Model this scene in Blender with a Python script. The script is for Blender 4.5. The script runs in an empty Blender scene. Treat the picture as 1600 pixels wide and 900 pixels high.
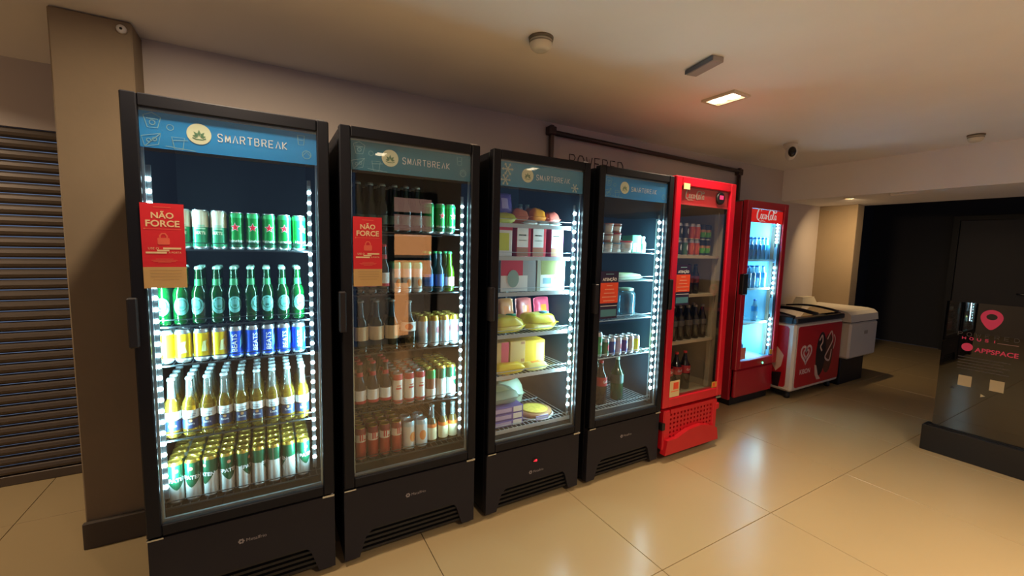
import bpy, math, random
from mathutils import Matrix, Vector
random.seed(7)
scene = bpy.context.scene
COL = scene.collection
# ------------------------------------------------------------------ camera
def cam_axes(yaw, pitch, roll):
    y, p, r = map(math.radians, (yaw, pitch, roll))
    w = Vector((math.sin(y)*math.cos(p), math.cos(y)*math.cos(p), -math.sin(p)))
    rt = Vector((math.cos(y), -math.sin(y), 0)); up = rt.cross(w)
    return rt*math.cos(r)+up*math.sin(r), up*math.cos(r)-rt*math.sin(r), w
cd = bpy.data.cameras.new('camera'); cam = bpy.data.objects.new('camera', cd); COL.objects.link(cam)
cd.sensor_width = 36; cd.sensor_fit = 'HORIZONTAL'; cd.lens = 656.95/1600*36; cd.clip_start = .02
_r, _u, _w = cam_axes(30.144, 5.511, 1.404)
m = Matrix((( _r.x, _u.x, -_w.x, .395), (_r.y, _u.y, -_w.y, -1.936), (_r.z, _u.z, -_w.z, 1.503), (0, 0, 0, 1)))
cam.matrix_world = m; scene.camera = cam
# ------------------------------------------------------------------ world, exposure
wd = bpy.data.worlds.new('world'); scene.world = wd; wd.use_nodes = True
wd.node_tree.nodes['Background'].inputs[0].default_value = (.42, .60, 1.0, 1)
wd.node_tree.nodes['Background'].inputs[1].default_value = .25
scene.view_settings.view_transform = 'Standard'; scene.view_settings.look = 'None'
scene.view_settings.exposure = 0.0; scene.view_settings.gamma = 1; scene.view_settings.use_curve_mapping = False
WARM = (1.0, .78, .55); COOL = (.45, .87, 1.0)
SPOT_W = 15.0
# twin ceiling downlights: (x, y, watts)
DOWNLIGHTS = [(2.98, -.17, .40, 120), (.25, -.17, .80, 180), (1.5, -2.9, 1.9, 130), (3.3, -2.6, 1.2, 105), (-1.5, .85, .72, 150)]
LED_W = {'a': 16.0, 'b': 5, 'c': 11.0, 'd': 14.0, 'f': 20.0}
scene.cycles.caustics_reflective = False; scene.cycles.caustics_refractive = False
CEIL = 2.5; WALL_Y = .92
# ------------------------------------------------------------------ materials
def lin(c):
    if isinstance(c, str):
        c = c.lstrip('#'); c = [int(c[i:i+2], 16)/255 for i in (0, 2, 4)]
        c = [v/12.92 if v <= .04045 else ((v+.055)/1.055)**2.4 for v in c]
    return (c[0], c[1], c[2], 1)
MATS = {}
def M(name, color='#808080', rough=.5, metal=0, spec=.5, coat=0, emit=None, estr=0, noise=None, bump=0, alpha=1):
    if name in MATS: return MATS[name]
    mt = bpy.data.materials.new(name); mt.use_nodes = True; nt = mt.node_tree; b = nt.nodes['Principled BSDF']
    b.inputs['Base Color'].default_value = lin(color); b.inputs['Roughness'].default_value = rough
    b.inputs['Metallic'].default_value = metal; b.inputs['Specular IOR Level'].default_value = spec
    b.inputs['Coat Weight'].default_value = coat; b.inputs['Coat Roughness'].default_value = .06
    if emit: b.inputs['Emission Color'].default_value = lin(emit); b.inputs['Emission Strength'].default_value = estr
    if noise:
        sc, amt = noise[:2]
        tc = nt.nodes.new('ShaderNodeTexCoord'); n = nt.nodes.new('ShaderNodeTexNoise')
        n.inputs['Scale'].default_value = sc; n.inputs['Detail'].default_value = 6; n.inputs['Roughness'].default_value = .6
        nt.links.new(tc.outputs['Object'], n.inputs['Vector'])
        mx = nt.nodes.new('ShaderNodeMix'); mx.data_type = 'RGBA'
        c = lin(color); mx.inputs[6].default_value = tuple(max(0, v*(1-amt)) for v in c[:3])+(1,)
        mx.inputs[7].default_value = tuple(min(1, v*(1+amt)) for v in c[:3])+(1,)
        nt.links.new(n.outputs['Fac'], mx.inputs[0]); nt.links.new(mx.outputs[2], b.inputs['Base Color'])
        if bump:
            n2 = nt.nodes.new('ShaderNodeTexNoise'); n2.inputs['Scale'].default_value = sc*9; n2.inputs['Detail'].default_value = 4
            nt.links.new(tc.outputs['Object'], n2.inputs['Vector'])
            bp = nt.nodes.new('ShaderNodeBump'); bp.inputs['Strength'].default_value = bump; bp.inputs['Distance'].default_value = .01
            nt.links.new(n2.outputs['Fac'], bp.inputs['Height']); nt.links.new(bp.outputs[0], b.inputs['Normal'])
    MATS[name] = mt; return mt
def pane_mat(name, tint, gain=1.0, f0=.045, dif=None, difw=0):
    """clear sheet: transmits the tint, reflects by Fresnel on each face"""
    if name in MATS: return MATS[name]
    mt = bpy.data.materials.new(name); mt.use_nodes = True; nt = mt.node_tree; nt.nodes.clear(); N = nt.nodes.new; L = nt.links.new
    out = N('ShaderNodeOutputMaterial'); tr = N('ShaderNodeBsdfTransparent'); gl = N('ShaderNodeBsdfGlossy'); mx = N('ShaderNodeMixShader')
    tr.inputs[0].default_value = lin(tint); gl.inputs['Roughness'].default_value = .005; gl.inputs[0].default_value = (1, 1, 1, 1)
    g = N('ShaderNodeNewGeometry'); d = N('ShaderNodeVectorMath'); d.operation = 'DOT_PRODUCT'
    L(g.outputs['Incoming'], d.inputs[0]); L(g.outputs['Normal'], d.inputs[1])
    a = N('ShaderNodeMath'); a.operation = 'ABSOLUTE'; L(d.outputs['Value'], a.inputs[0])
    s = N('ShaderNodeMath'); s.operation = 'SUBTRACT'; s.inputs[0].default_value = 1; L(a.outputs[0], s.inputs[1])
    p = N('ShaderNodeMath'); p.operation = 'POWER'; p.inputs[1].default_value = 5; L(s.outputs[0], p.inputs[0])
    q = N('ShaderNodeMath'); q.operation = 'MULTIPLY_ADD'; q.inputs[1].default_value = (1-f0)*gain; q.inputs[2].default_value = f0*gain; q.use_clamp = True
    L(p.outputs[0], q.inputs[0]); L(q.outputs[0], mx.inputs[0])
    first = tr.outputs[0]
    if dif:
        df = N('ShaderNodeBsdfDiffuse'); df.inputs[0].default_value = lin(dif); m2 = N('ShaderNodeMixShader'); m2.inputs[0].default_value = difw
        L(tr.outputs[0], m2.inputs[1]); L(df.outputs[0], m2.inputs[2]); first = m2.outputs[0]
    L(first, mx.inputs[1]); L(gl.outputs[0], mx.inputs[2]); L(mx.outputs[0], out.inputs[0])
    MATS[name] = mt; return mt
def drink_mat(name, color, trans=.45, clear=0.0, rough=.06):
    """bottle glass with its liquid: light passes diffusely through, glossy outside"""
    if name in MATS: return MATS[name]
    mt = bpy.data.materials.new(name); mt.use_nodes = True; nt = mt.node_tree; nt.nodes.clear(); N = nt.nodes.new; L = nt.links.new
    out = N('ShaderNodeOutputMaterial'); df = N('ShaderNodeBsdfDiffuse'); tl = N('ShaderNodeBsdfTranslucent'); m1 = N('ShaderNodeMixShader')
    gl = N('ShaderNodeBsdfGlossy'); fr = N('ShaderNodeLayerWeight'); m2 = N('ShaderNodeMixShader'); tp = N('ShaderNodeBsdfTransparent'); m3 = N('ShaderNodeMixShader')
    c = lin(color); df.inputs[0].default_value = c; tl.inputs[0].default_value = c; m1.inputs[0].default_value = trans
    tp.inputs[0].default_value = tuple(v**.5 for v in c[:3])+(1,)
    m3.inputs[0].default_value = clear
    gl.inputs['Roughness'].default_value = rough; fr.inputs[0].default_value = .35
    L(df.outputs[0], m1.inputs[1]); L(tl.outputs[0], m1.inputs[2])
    L(m1.outputs[0], m3.inputs[1]); L(tp.outputs[0], m3.inputs[2])
    L(fr.outputs['Fresnel'], m2.inputs[0]); L(m3.outputs[0], m2.inputs[1]); L(gl.outputs[0], m2.inputs[2]); L(m2.outputs[0], out.inputs[0])
    MATS[name] = mt; return mt
def emis_mat(name, color, s, sample=True):
    if name in MATS: return MATS[name]
    mt = bpy.data.materials.new(name); mt.use_nodes = True; nt = mt.node_tree; nt.nodes.clear()
    out = nt.nodes.new('ShaderNodeOutputMaterial'); e = nt.nodes.new('ShaderNodeEmission'); e.inputs[0].default_value = lin(color); e.inputs[1].default_value = s
    nt.links.new(e.outputs[0], out.inputs[0])
    if not sample: mt.cycles.emission_sampling = 'NONE'
    MATS[name] = mt; return mt
# ------------------------------------------------------------------ mesh builder
class MB:
    def __init__(s): s.v = []; s.f = []; s.mi = []; s.mats = []; s.sm = []
    def mat(s, m):
        if m not in s.mats: s.mats.append(m)
        return s.mats.index(m)
    def add(s, vs, fs, m, smooth=False):
        o = len(s.v); s.v += [tuple(v) for v in vs]; k = s.mat(m)
        for f in fs: s.f.append([i+o for i in f]); s.mi.append(k); s.sm.append(smooth)
        return s
    def box(s, x0, x1, y0, y1, z0, z1, m, bev=0):
        if bev <= 0:
            vs = [(x, y, z) for z in (z0, z1) for y in (y0, y1) for x in (x0, x1)]
            fs = [(0, 2, 3, 1), (4, 5, 7, 6), (0, 1, 5, 4), (2, 6, 7, 3), (0, 4, 6, 2), (1, 3, 7, 5)]
            return s.add(vs, fs, m)
        b = min(bev, (x1-x0)*.49, (y1-y0)*.49, (z1-z0)*.49)
        vs = []; idx = {}
        for iz, (z, sz) in enumerate(((z0, 1), (z1, -1))):
            for iy, (y, sy) in enumerate(((y0, 1), (y1, -1))):
                for ix, (x, sx) in enumerate(((x0, 1), (x1, -1))):
                    for a, p in (('x', (x, y+sy*b, z+sz*b)), ('y', (x+sx*b, y, z+sz*b)), ('z', (x+sx*b, y+sy*b, z))):
                        idx[ix, iy, iz, a] = len(vs); vs.append(p)
        I = idx; fs = []
        for k in (0, 1):
            q = [I[k, 0, 0, 'x'], I[k, 1, 0, 'x'], I[k, 1, 1, 'x'], I[k, 0, 1, 'x']]; fs.append(q if k else q[::-1])
            q = [I[0, k, 0, 'y'], I[0, k, 1, 'y'], I[1, k, 1, 'y'], I[1, k, 0, 'y']]; fs.append(q if k else q[::-1])
            q = [I[0, 0, k, 'z'], I[1, 0, k, 'z'], I[1, 1, k, 'z'], I[0, 1, k, 'z']]; fs.append(q if k else q[::-1])
        for a in (0, 1):
            for c in (0, 1):
                fs.append([I[0, a, c, 'y'], I[1, a, c, 'y'], I[1, a, c, 'z'], I[0, a, c, 'z']])
                fs.append([I[a, 0, c, 'x'], I[a, 1, c, 'x'], I[a, 1, c, 'z'], I[a, 0, c, 'z']])
                fs.append([I[a, c, 0, 'x'], I[a, c, 1, 'x'], I[a, c, 1, 'y'], I[a, c, 0, 'y']])
                for d in (0, 1): fs.append([I[a, c, d, 'x'], I[a, c, d, 'y'], I[a, c, d, 'z']])
        ctr = Vector(((x0+x1)/2, (y0+y1)/2, (z0+z1)/2)); out = []
        for f in fs:
            p = [Vector(vs[i]) for i in f]; n = (p[1]-p[0]).cross(p[2]-p[0]); c = sum(p, Vector())/len(p)
            out.append(f if n.dot(c-ctr) >= 0 else f[::-1])
        return s.add(vs, out, m)
    def lathe(s, prof, mats, seg=16, c=(0, 0, 0), cap0=True, cap1=True, smooth=True):
        vs = []
        for r, z in prof:
            for k in range(seg):
                a = 2*math.pi*k/seg; vs.append((c[0]+r*math.cos(a), c[1]+r*math.sin(a), c[2]+z))
        single = not isinstance(mats, (list, tuple))
        o = len(s.v); s.v += vs
        for i in range(len(prof)-1):
            mi = s.mat(mats if single else mats[i])
            for k in range(seg):
                k2 = (k+1) % seg
                s.f.append([o+i*seg+k, o+i*seg+k2, o+(i+1)*seg+k2, o+(i+1)*seg+k]); s.mi.append(mi); s.sm.append(smooth)
        if cap0: s.f.append([o+k for k in range(seg)][::-1]); s.mi.append(s.mat(mats if single else mats[0])); s.sm.append(False)
        if cap1:
            n = (len(prof)-1)*seg; s.f.append([o+n+k for k in range(seg)]); s.mi.append(s.mat(mats if single else mats[-1])); s.sm.append(False)
        return s
    def prism(s, poly, y0, y1, m):
        """polygon in x,z extruded along y"""
        n = len(poly); vs = [(p[0], y0, p[1]) for p in poly]+[(p[0], y1, p[1]) for p in poly]
        fs = [list(range(n)), list(range(2*n-1, n-1, -1))]+[[i, i+n, (i+1) % n+n, (i+1) % n] for i in range(n)]
        return s.add(vs, fs, m)
    def tube(s, pts, r, m, seg=8, smooth=True):
        pts = [Vector(p) for p in pts]; vs = []; n = len(pts)
        for i, p in enumerate(pts):
            t = (pts[min(i+1, n-1)]-pts[max(i-1, 0)]).normalized()
            a = t.cross(Vector((0, 0, 1)) if abs(t.z) < .9 else Vector((1, 0, 0))).normalized(); b = t.cross(a)
            for k in range(seg):
                g = 2*math.pi*k/seg; vs.append(p+a*math.cos(g)*r+b*math.sin(g)*r)
        fs = [[i*seg+k, (i+1)*seg+k, (i+1)*seg+(k+1) % seg, i*seg+(k+1) % seg] for i in range(n-1) for k in range(seg)]
        fs += [list(range(seg)), list(range(n*seg-1, (n-1)*seg-1, -1))]
        return s.add(vs, fs, m, smooth)
    def mesh(s, name):
        me = bpy.data.meshes.new(name); me.from_pydata(s.v, [], s.f)
        for mm in s.mats: me.materials.append(mm)
        me.polygons.foreach_set('material_index', s.mi); me.polygons.foreach_set('use_smooth', s.sm); me.update()
        return me
def link(name, data, parent=None, loc=None, rot=None):
    o = bpy.data.objects.new(name, data); COL.objects.link(o)
    if parent: o.parent = parent
    if loc: o.location = loc
    if rot: o.rotation_euler = rot
    return o
def part(name, mb, parent=None, label=None):
    o = link(name, mb.mesh(name), parent)
    if label: o['label'] = label
    return o
LABELS = {}
def thing(name, label, cat, loc=(0, 0, 0), rz=0, group=None):
    o = link(name, None, None, loc, (0, 0, rz)); o.empty_display_size = .05
    return tag(o, label, cat, group)
def tag(o, label, cat, group=None):
    o['label'] = label; o['category'] = cat
    if group: o['group'] = group
    if label in LABELS: print('DUP LABEL', label)
    if not 4 <= len(label.split()) <= 16: print('LABEL LEN', len(label.split()), label)
    LABELS[label] = 1
    return o
def struct(name, mb, label=None):
    o = part(name, mb); o['kind'] = 'structure'
    if label: o['label'] = label
    return o
# ------------------------------------------------------------------ flat print: text, strokes, shapes (2-D verts, faces)
_tc = {}
def text2(s, h=None, w=None, bold=0, align='C', space=1.0):
    key = (s, bold, space)
    if key not in _tc:
        cu = bpy.data.curves.new('t', 'FONT'); cu.body = s; cu.resolution_u = 3; cu.offset = bold; cu.space_character = space
        ob = bpy.data.objects.new('t', cu); COL.objects.link(ob)
        me = ob.to_mesh(); v = [(a.co.x, a.co.y) for a in me.vertices]; f = [list(p.vertices) for p in me.polygons]
        ob.to_mesh_clear(); bpy.data.objects.remove(ob); bpy.data.curves.remove(cu); _tc[key] = (v, f)
    v, f = _tc[key]
    x0, x1 = min(a[0] for a in v), max(a[0] for a in v); y0, y1 = min(a[1] for a in v), max(a[1] for a in v)
    sy = (h/(y1-y0)) if h else None; sx = (w/(x1-x0)) if w else None
    sx = sx or sy; sy = sy or sx
    ox = {'C': (x0+x1)/2, 'L': x0, 'R': x1}[align]
    return [((a[0]-ox)*sx, (a[1]-(y0+y1)/2)*sy) for a in v], f
def ribbon(pts, w, closed=False):
    n = len(pts); v = []; f = []
    for i, p in enumerate(pts):
        a = pts[(i-1) % n] if (closed or i > 0) else p; b = pts[(i+1) % n] if (closed or i < n-1) else p
        dx, dy = b[0]-a[0], b[1]-a[1]; l = math.hypot(dx, dy) or 1
        ww = (w[i] if isinstance(w, (list, tuple)) else w)/2
        v += [(p[0]-dy/l*ww, p[1]+dx/l*ww), (p[0]+dy/l*ww, p[1]-dx/l*ww)]
    for i in range(n if closed else n-1):
        j = (i+1) % n; f.append([2*i, 2*i+1, 2*j+1, 2*j])
    return v, f
def spline(pts, k=6):
    out = []; n = len(pts)
    for i in range(n-1):
        p0, p1, p2, p3 = pts[max(i-1, 0)], pts[i], pts[i+1], pts[min(i+2, n-1)]
        for j in range(k):
            t = j/k
            out.append(tuple(.5*((2*b)+(-a+c)*t+(2*a-5*b+4*c-d)*t*t+(-a+3*b-3*c+d)*t**3) for a, b, c, d in zip(p0, p1, p2, p3)))
    return out+[pts[-1]]
def merge(*shapes):
    V, F = [], []
    for v, f in shapes:
        o = len(V); V += v; F += [[i+o for i in g] for g in f]
    return V, F
def move(sh, dx=0, dy=0, s=1, rot=0):
    c, n = math.cos(rot), math.sin(rot)
    return [((x*c-y*n)*s+dx, (x*n+y*c)*s+dy) for x, y in sh[0]], sh[1]
def rect2(x0, y0, x1, y1): return [(x0, y0), (x1, y0), (x1, y1), (x0, y1)], [[0, 1, 2, 3]]
def poly2(p): return list(p), [list(range(len(p)))]
def circ(r, n=24, cx=0, cy=0, ry=None): return [(cx+r*math.cos(2*math.pi*i/n), cy+(ry or r)*math.sin(2*math.pi*i/n)) for i in range(n)]
def rrect(x0, y0, x1, y1, r, n=4):
    out = []
    for cx, cy, a in ((x1-r, y0+r, -90), (x1-r, y1-r, 0), (x0+r, y1-r, 90), (x0+r, y0+r, 180)):
        for i in range(n+1):
            g = math.radians(a+90*i/n); out.append((cx+r*math.cos(g), cy+r*math.sin(g)))
    return out
def star2(R):
    p = [(R*(1 if i % 2 == 0 else .4)*math.sin(i*math.pi/5), R*(1 if i % 2 == 0 else .4)*math.cos(i*math.pi/5)) for i in range(10)]
    return [(0, 0)]+p, [[0, 1+(i+1) % 10, 1+i] for i in range(10)]
def decal(name, sh, mat, parent, o, U=(1, 0, 0), V=(0, 0, 1), label=None):
    o, U, V = Vector(o), Vector(U), Vector(V); mb = MB()
    mb.add([o+U*x+V*y for x, y in sh[0]], sh[1], mat); return part(name, mb, parent, label)
def wrap_mesh(name, sh, mat, r, z, a0=0):
    """print wrapped round a cylinder; a=0 looks to -y"""
    mb = MB(); step = r*.22; vs, fs = [], []
    def clip(p, lim, keep):
        out = []
        for i, a in enumerate(p):
            b = p[(i+1) % len(p)]; ia, ib = keep*(a[0]-lim) >= 0, keep*(b[0]-lim) >= 0
            if ia: out.append(a)
            if ia != ib: t = (lim-a[0])/(b[0]-a[0]); out.append((lim, a[1]+(b[1]-a[1])*t))
        return out
    for f in sh[1]:
        p = [sh[0][i] for i in f]; k0 = math.floor(min(q[0] for q in p)/step); k1 = math.ceil(max(q[0] for q in p)/step)
        for k in range(k0, k1):
            q = clip(p, k*step, 1); q = clip(q, (k+1)*step, -1) if len(q) > 2 else q
            if len(q) > 2: fs.append(list(range(len(vs), len(vs)+len(q)))); vs += q
    mb.add([((r)*math.sin(a0+x/r), -(r)*math.cos(a0+x/r), z+y) for x, y in vs], fs, mat, True); return mb.mesh(name)
GL = {'S': [[(.95, .8), (.8, 1), (.2, 1), (.03, .8), (.2, .55), (.8, .45), (.97, .22), (.8, 0), (.2, 0), (.03, .2)]],
      'M': [[(0, 0), (.06, 1)], [(.06, 1), (.5, .1)], [(.5, .1), (.94, 1)], [(.94, 1), (1, 0)]], 'A': [[(0, 0), (.5, 1), (1, 0)]],
      'R': [[(0, 0), (0, 1), (.75, 1), (.95, .78), (.75, .5), (0, .5)], [(.5, .5), (.95, 0)]], 'T': [[(0, 1), (1, 1)], [(.5, 1), (.5, 0)]],
      'B': [[(0, 0), (0, 1), (.7, 1), (.88, .77), (.7, .54), (0, .54)], [(.7, .54), (.95, .27), (.7, 0), (0, 0)]],
      'E': [[(.9, 1), (0, 1), (0, 0), (.9, 0)], [(0, .5), (.8, .5)]], 'K': [[(0, 0), (0, 1)], [(.9, 1), (.05, .45), (.95, 0)]],
      'P': [[(0, 0), (0, 1), (.75, 1), (.95, .75), (.75, .48), (0, .48)]], 'O': [[(.25, 0), (0, .3), (0, .7), (.25, 1), (.75, 1), (1, .7), (1, .3), (.75, 0), (.25, 0)]],
      'W': [[(0, 1), (.25, 0), (.5, .8), (.75, 0), (1, 1)]], 'D': [[(0, 0), (0, 1), (.65, 1), (.97, .7), (.97, .3), (.65, 0), (0, 0)]],
      'H': [[(0, 0), (0, 1)], [(1, 0), (1, 1)], [(0, .5), (1, .5)]], 'U': [[(0, 1), (0, .25), (.25, 0), (.75, 0), (1, .25), (1, 1)]], 'I': [[(.5, 0), (.5, 1)]]}
def strokes(word, w, h, sw, gap=.45):
    n = len(word); cw = w/(n+gap*(n-1)); out = []
    for i, ch in enumerate(word):
        for pl in GL[ch]: out.append(ribbon([(-w/2+i*cw*(1+gap)+x*cw, (y-.5)*h) for x, y in pl], sw))
    return merge(*out)
def script_logo(w):
    """flowing two-word white script with swashes"""
    R = []; k = w/10
    def st(pts, ws):
        s = spline(pts); n = len(s); m = len(ws)-1
        R.append(ribbon(s, [ws[min(int(i/(n-1)*m), m-1)]*(1-(i/(n-1)*m) % 1)+ws[min(int(i/(n-1)*m)+1, m)]*((i/(n-1)*m) % 1) for i in range(n)]))
    st([(2.3, 2.3), (2.0, 3.0), (1.2, 3.0), (.5, 1.9), (.4, .7), (1.0, .15), (1.9, .7)], [.12, .4, .42, .55, .5, .25, .1])
    st([(.8, .2), (1.8, -.25), (3.2, -.1), (4.4, -.35)], [.1, .25, .22, .05])
    for cx in (2.45, 7.05): st([(cx+.3, 1.5), (cx-.2, 1.6), (cx-.4, .9), (cx, .35), (cx+.4, .8), (cx+.2, 1.5)], [.15, .28, .34, .25, .3, .15])
    st([(3.75, 1.45), (3.35, 1.6), (3.05, .95), (3.35, .4), (3.85, .75)], [.2, .26, .34, .26, .1])
    for cx in (4.4, 9.1):
        st([(cx+.25, 1.4), (cx-.2, 1.55), (cx-.4, .85), (cx-.05, .4), (cx+.25, 1.0)], [.15, .28, .34, .24, .12]); st([(cx+.35, 1.6), (cx+.25, .7), (cx+.65, .45)], [.28, .34, .08])
    st([(5.0, 1.15), (5.5, 1.2)], [.22, .22])
    st([(8.6, 3.1), (9.6, 2.6), (8.6, 2.3), (7.2, 2.95), (6.1, 2.5), (5.7, 1.2), (6.0, .3), (6.7, .5)], [.1, .3, .3, .25, .5, .55, .42, .1])
    st([(7.5, .7), (8.2, 1.9), (8.45, 2.75), (8.05, 2.7), (7.85, 1.5), (7.95, .5), (8.4, .55)], [.1, .16, .16, .24, .34, .3, .1])
    v, f = merge(*R); return [((x-5)*k, (y-1.4)*k) for x, y in v], f
# ------------------------------------------------------------------ base materials
black = M('black_coat', '#13141a', .5, spec=.22); black2 = M('black_plastic', '#101114', .5); LINER = M('black_liner', '#040506', .6, spec=.08); LINER_LIT = M('teal_lit_liner', '#1c2a32', .5, spec=.2)  # second liner: black with teal LED glow put into the colour
grey_p = M('charcoal_panel', '#222128', .55, spec=.25); chrome = M('bright_steel', '#c8ccd0', .25, 1); alu = M('aluminium_spacer', '#9fb4bb', .3, .8)
wire = M('black_wire', '#2b3134', .35, .4); wire_w = M('pale_wire', '#aebbc0', .35, .2)
blue_h = M('blue_vinyl', '#1690e0', .5); blue_d = M('teal_vinyl', '#1a7d9c', .5); blue_3 = M('sky_vinyl', '#3f93bd', .5)
pale_i = M('pale_print', '#8cc4d2', .5); cream_l = M('cream_print', '#dfe6c8', .5); white_t = M('white_print', '#e8eef0', .5)
red_n = M('notice_red', '#d8232e', .5); sand_n = M('notice_sand', '#c9a56a', .6); cream_n = M('notice_cream', '#efd0a0', .6); salmon = M('notice_salmon', '#e8674f', .6)
navy_n = M('notice_navy', '#2b2145', .5); teal_n = M('notice_teal', '#4f8ea0', .5); orange_n = M('notice_orange', '#f2542d', .5); dark_t = M('dark_print', '#2b2a28', .5)
glass = pane_mat('door_glass', (.97, .985, .985), 1.0)
led_m = emis_mat('led_white', (.62, .93, 1.0), 85); led_off = M('led_bar', '#4a5458', .5)
red_c = M('cabinet_red', '#d00d28', .32, coat=.3); red_dk = M('cabinet_deep_red', '#b0102a', .35, coat=.3)
# ------------------------------------------------------------------ setting
conc = M('raw_concrete', '#87765f', .85, noise=(2.2, .16), bump=.12); plaster = M('wall_paint', '#c4b9b0', .9, noise=(1.1, .06), bump=.05)
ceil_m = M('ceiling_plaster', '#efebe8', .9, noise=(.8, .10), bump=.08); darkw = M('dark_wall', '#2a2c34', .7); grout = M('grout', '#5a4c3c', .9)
tile_m = M('porcelain_tile', '#b09a72', .24, noise=(1.6, .05), spec=.5)
XL, XR, YB, YF = -3.0, 10.0, -4.4, 1.9
fl = struct('floor', MB().box(XL, XR, YB, YF, -.12, -.006, grout))
P = .921; tx0 = 1.05-5*P; ty0 = -.705-5*P
i = 0
while tx0+i*P < XR:
    j = 0
    while ty0+j*P < YF:
        a, b = max(tx0+i*P, XL), min(tx0+(i+1)*P, XR); c, d = max(ty0+j*P, YB), min(ty0+(j+1)*P, YF)
        if b-a > .01 and d-c > .01: part('floor_tile', MB().box(a+.0016, b-.0016, c+.0016, d-.0016, -.006, 0, tile_m, .0012), fl)
        j += 1
    i += 1
struct('ceiling', MB().box(XL, 5.8, YB, YF, CEIL, CEIL+.1, ceil_m))
struct('trim_1', MB().box(5.8, 7.0, YB, YF, 2.14, CEIL+.1, ceil_m), 'dropped concrete beam across the ceiling')
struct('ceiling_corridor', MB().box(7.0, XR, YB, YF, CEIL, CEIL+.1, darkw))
struct('wall_front', MB().box(-.125, 6.74, WALL_Y, WALL_Y+.1, 0, CEIL, plaster))
struct('wall_column_left', MB().box(-.405, -.125, .74, 1.62, 0, CEIL-.005, conc, .006), 'raw concrete column')
struct('baseboard_column', MB().box(-.412, -.112, .715, .74, 0, .13, M('skirting_grey', '#51473d', .7), .003))
struct('wall_column_right', MB().box(6.74, 6.92, .50, WALL_Y+.1, 0, 2.14, conc, .006), 'concrete pier at the corridor mouth')
struct('wall_lintel', MB().box(XL, -.405, 1.64, YF, 2.12, CEIL, plaster), 'plain lintel above the roller shutter')
struct('wall_left', MB().box(XL-.1, XL, YB, YF, 0, CEIL, plaster))
struct('wall_back', MB().box(1.5, 3.1, YB-.1, YB, 0, CEIL+.1, M('back_wall', '#a8a6a6', .8)), 'wall pier around the lit door')
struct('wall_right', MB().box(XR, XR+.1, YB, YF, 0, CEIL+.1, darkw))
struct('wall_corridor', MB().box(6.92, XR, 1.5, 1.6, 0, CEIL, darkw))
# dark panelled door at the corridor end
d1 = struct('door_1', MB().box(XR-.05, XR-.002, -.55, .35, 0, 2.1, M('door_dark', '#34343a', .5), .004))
part('door_frame', MB().box(XR-.09, XR-.002, -.62, -.55, 0, 2.17, black2).box(XR-.09, XR-.002, .35, .42, 0, 2.17, black2).box(XR-.09, XR-.002, -.55, .35, 2.1, 2.17, black2), d1)
part('door_handle', MB().tube([(XR-.09, -.45, 1.0), (XR-.09, -.33, 1.0)], .012, chrome), d1)
# lit glazed door in the wall behind the viewer (seen mirrored in the second fridge)
d2 = struct('door_2', MB().box(1.93, 2.02, YB, YB+.05, 0, 2.3, black2).box(2.60, 2.69, YB, YB+.05, 0, 2.3, black2).box(2.02, 2.60, YB, YB+.05, 0, .08, black2).box(2.02, 2.60, YB, YB+.05, 2.22, 2.3, black2))
warm_e = emis_mat('lit_pane', (1.0, .42, .15), 4.2); dim_e = emis_mat('dim_pane', (1.0, .55, .42), 1.3)
for k, (a, b) in enumerate(((.12, .93), (1.01, 1.27), (1.35, 1.66), (1.72, 1.95), (1.99, 2.2))):
    part('window_pane', MB().box(2.02, 2.60 if k else 2.24, YB+.01, YB+.02, a, b, warm_e if k < 3 else dim_e), d2)
    part('glazing_bar', MB().box(2.02, 2.60, YB, YB+.045, b, b+.04, black2), d2)
# roller shutter
sh_m = M('shutter_steel', '#5b5046', .5, .3)
sh = thing('roller_shutter', 'dark corrugated metal roller shutter left of the concrete column', 'shutter', (0, 0, 0))
prof = [(0, 0), (-.018, .012), (-.026, .028), (-.022, .046), (0, .058)]
mb = MB(); w0, w1 = XL+.02, -.41
mb.add([(x, 1.66+y, z) for x in (w0, w1) for y, z in prof]+[(x, 1.668, z) for x in (w0, w1) for z in (0, .058)],
       [[k, k+1, 5+k+1, 5+k] for k in range(4)]+[[10, 12, 13, 11]]+[[0, 5, 12, 10], [4, 11, 13, 9]]+[[0, 10, 11, 4, 3, 2, 1], [5, 6, 7, 8, 9, 13, 12]], sh_m)
sm = mb.mesh('slat'); pitch = .0625
for k in range(33): link('slat', sm, sh, (0, 0, .06+k*pitch))
part('bottom_rail', MB().box(w0, w1, 1.64, 1.67, 0, .06, sh_m, .004), sh)
# roller pipe frame on the wall, lettering
pipe_m = M('brown_pipe', '#4a3a35', .4, .3)
fr = thing('pipe_frame', 'thin dark metal pipe frame fixed to the wall above the fridges', 'pipe frame', (0, 0, 0))
part('top_pipe', MB().tube([(2.36, .88, 2.415), (4.86, .88, 2.385)], .021, pipe_m), fr)
for x, z in ((2.36, 2.47), (4.86, 2.42)):
    part('upright_pipe', MB().box(x-.014, x+.014, .87, .90, .3, z, pipe_m), fr)
    part('guide_edge', MB().box(x+.014, x+.024, .875, .90, .3, z-.06, M('pale_edge', '#9c9488', .4)), fr)
    part('bracket', MB().box(x-.035, x+.035, .86, WALL_Y, z-.075, z-.01, pipe_m, .006), fr)
wl = thing('wall_lettering', 'dark thin capital lettering on the wall behind the fridges', 'sign', (2.87, WALL_Y-.004, 2.235))
for k, ch in enumerate('POWERED'):
    decal('letter', strokes(ch, .062, .09, .0095), M('letter_brown', '#2c201d', .5), wl, (-.27+k*.09, 0, 0))
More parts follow.
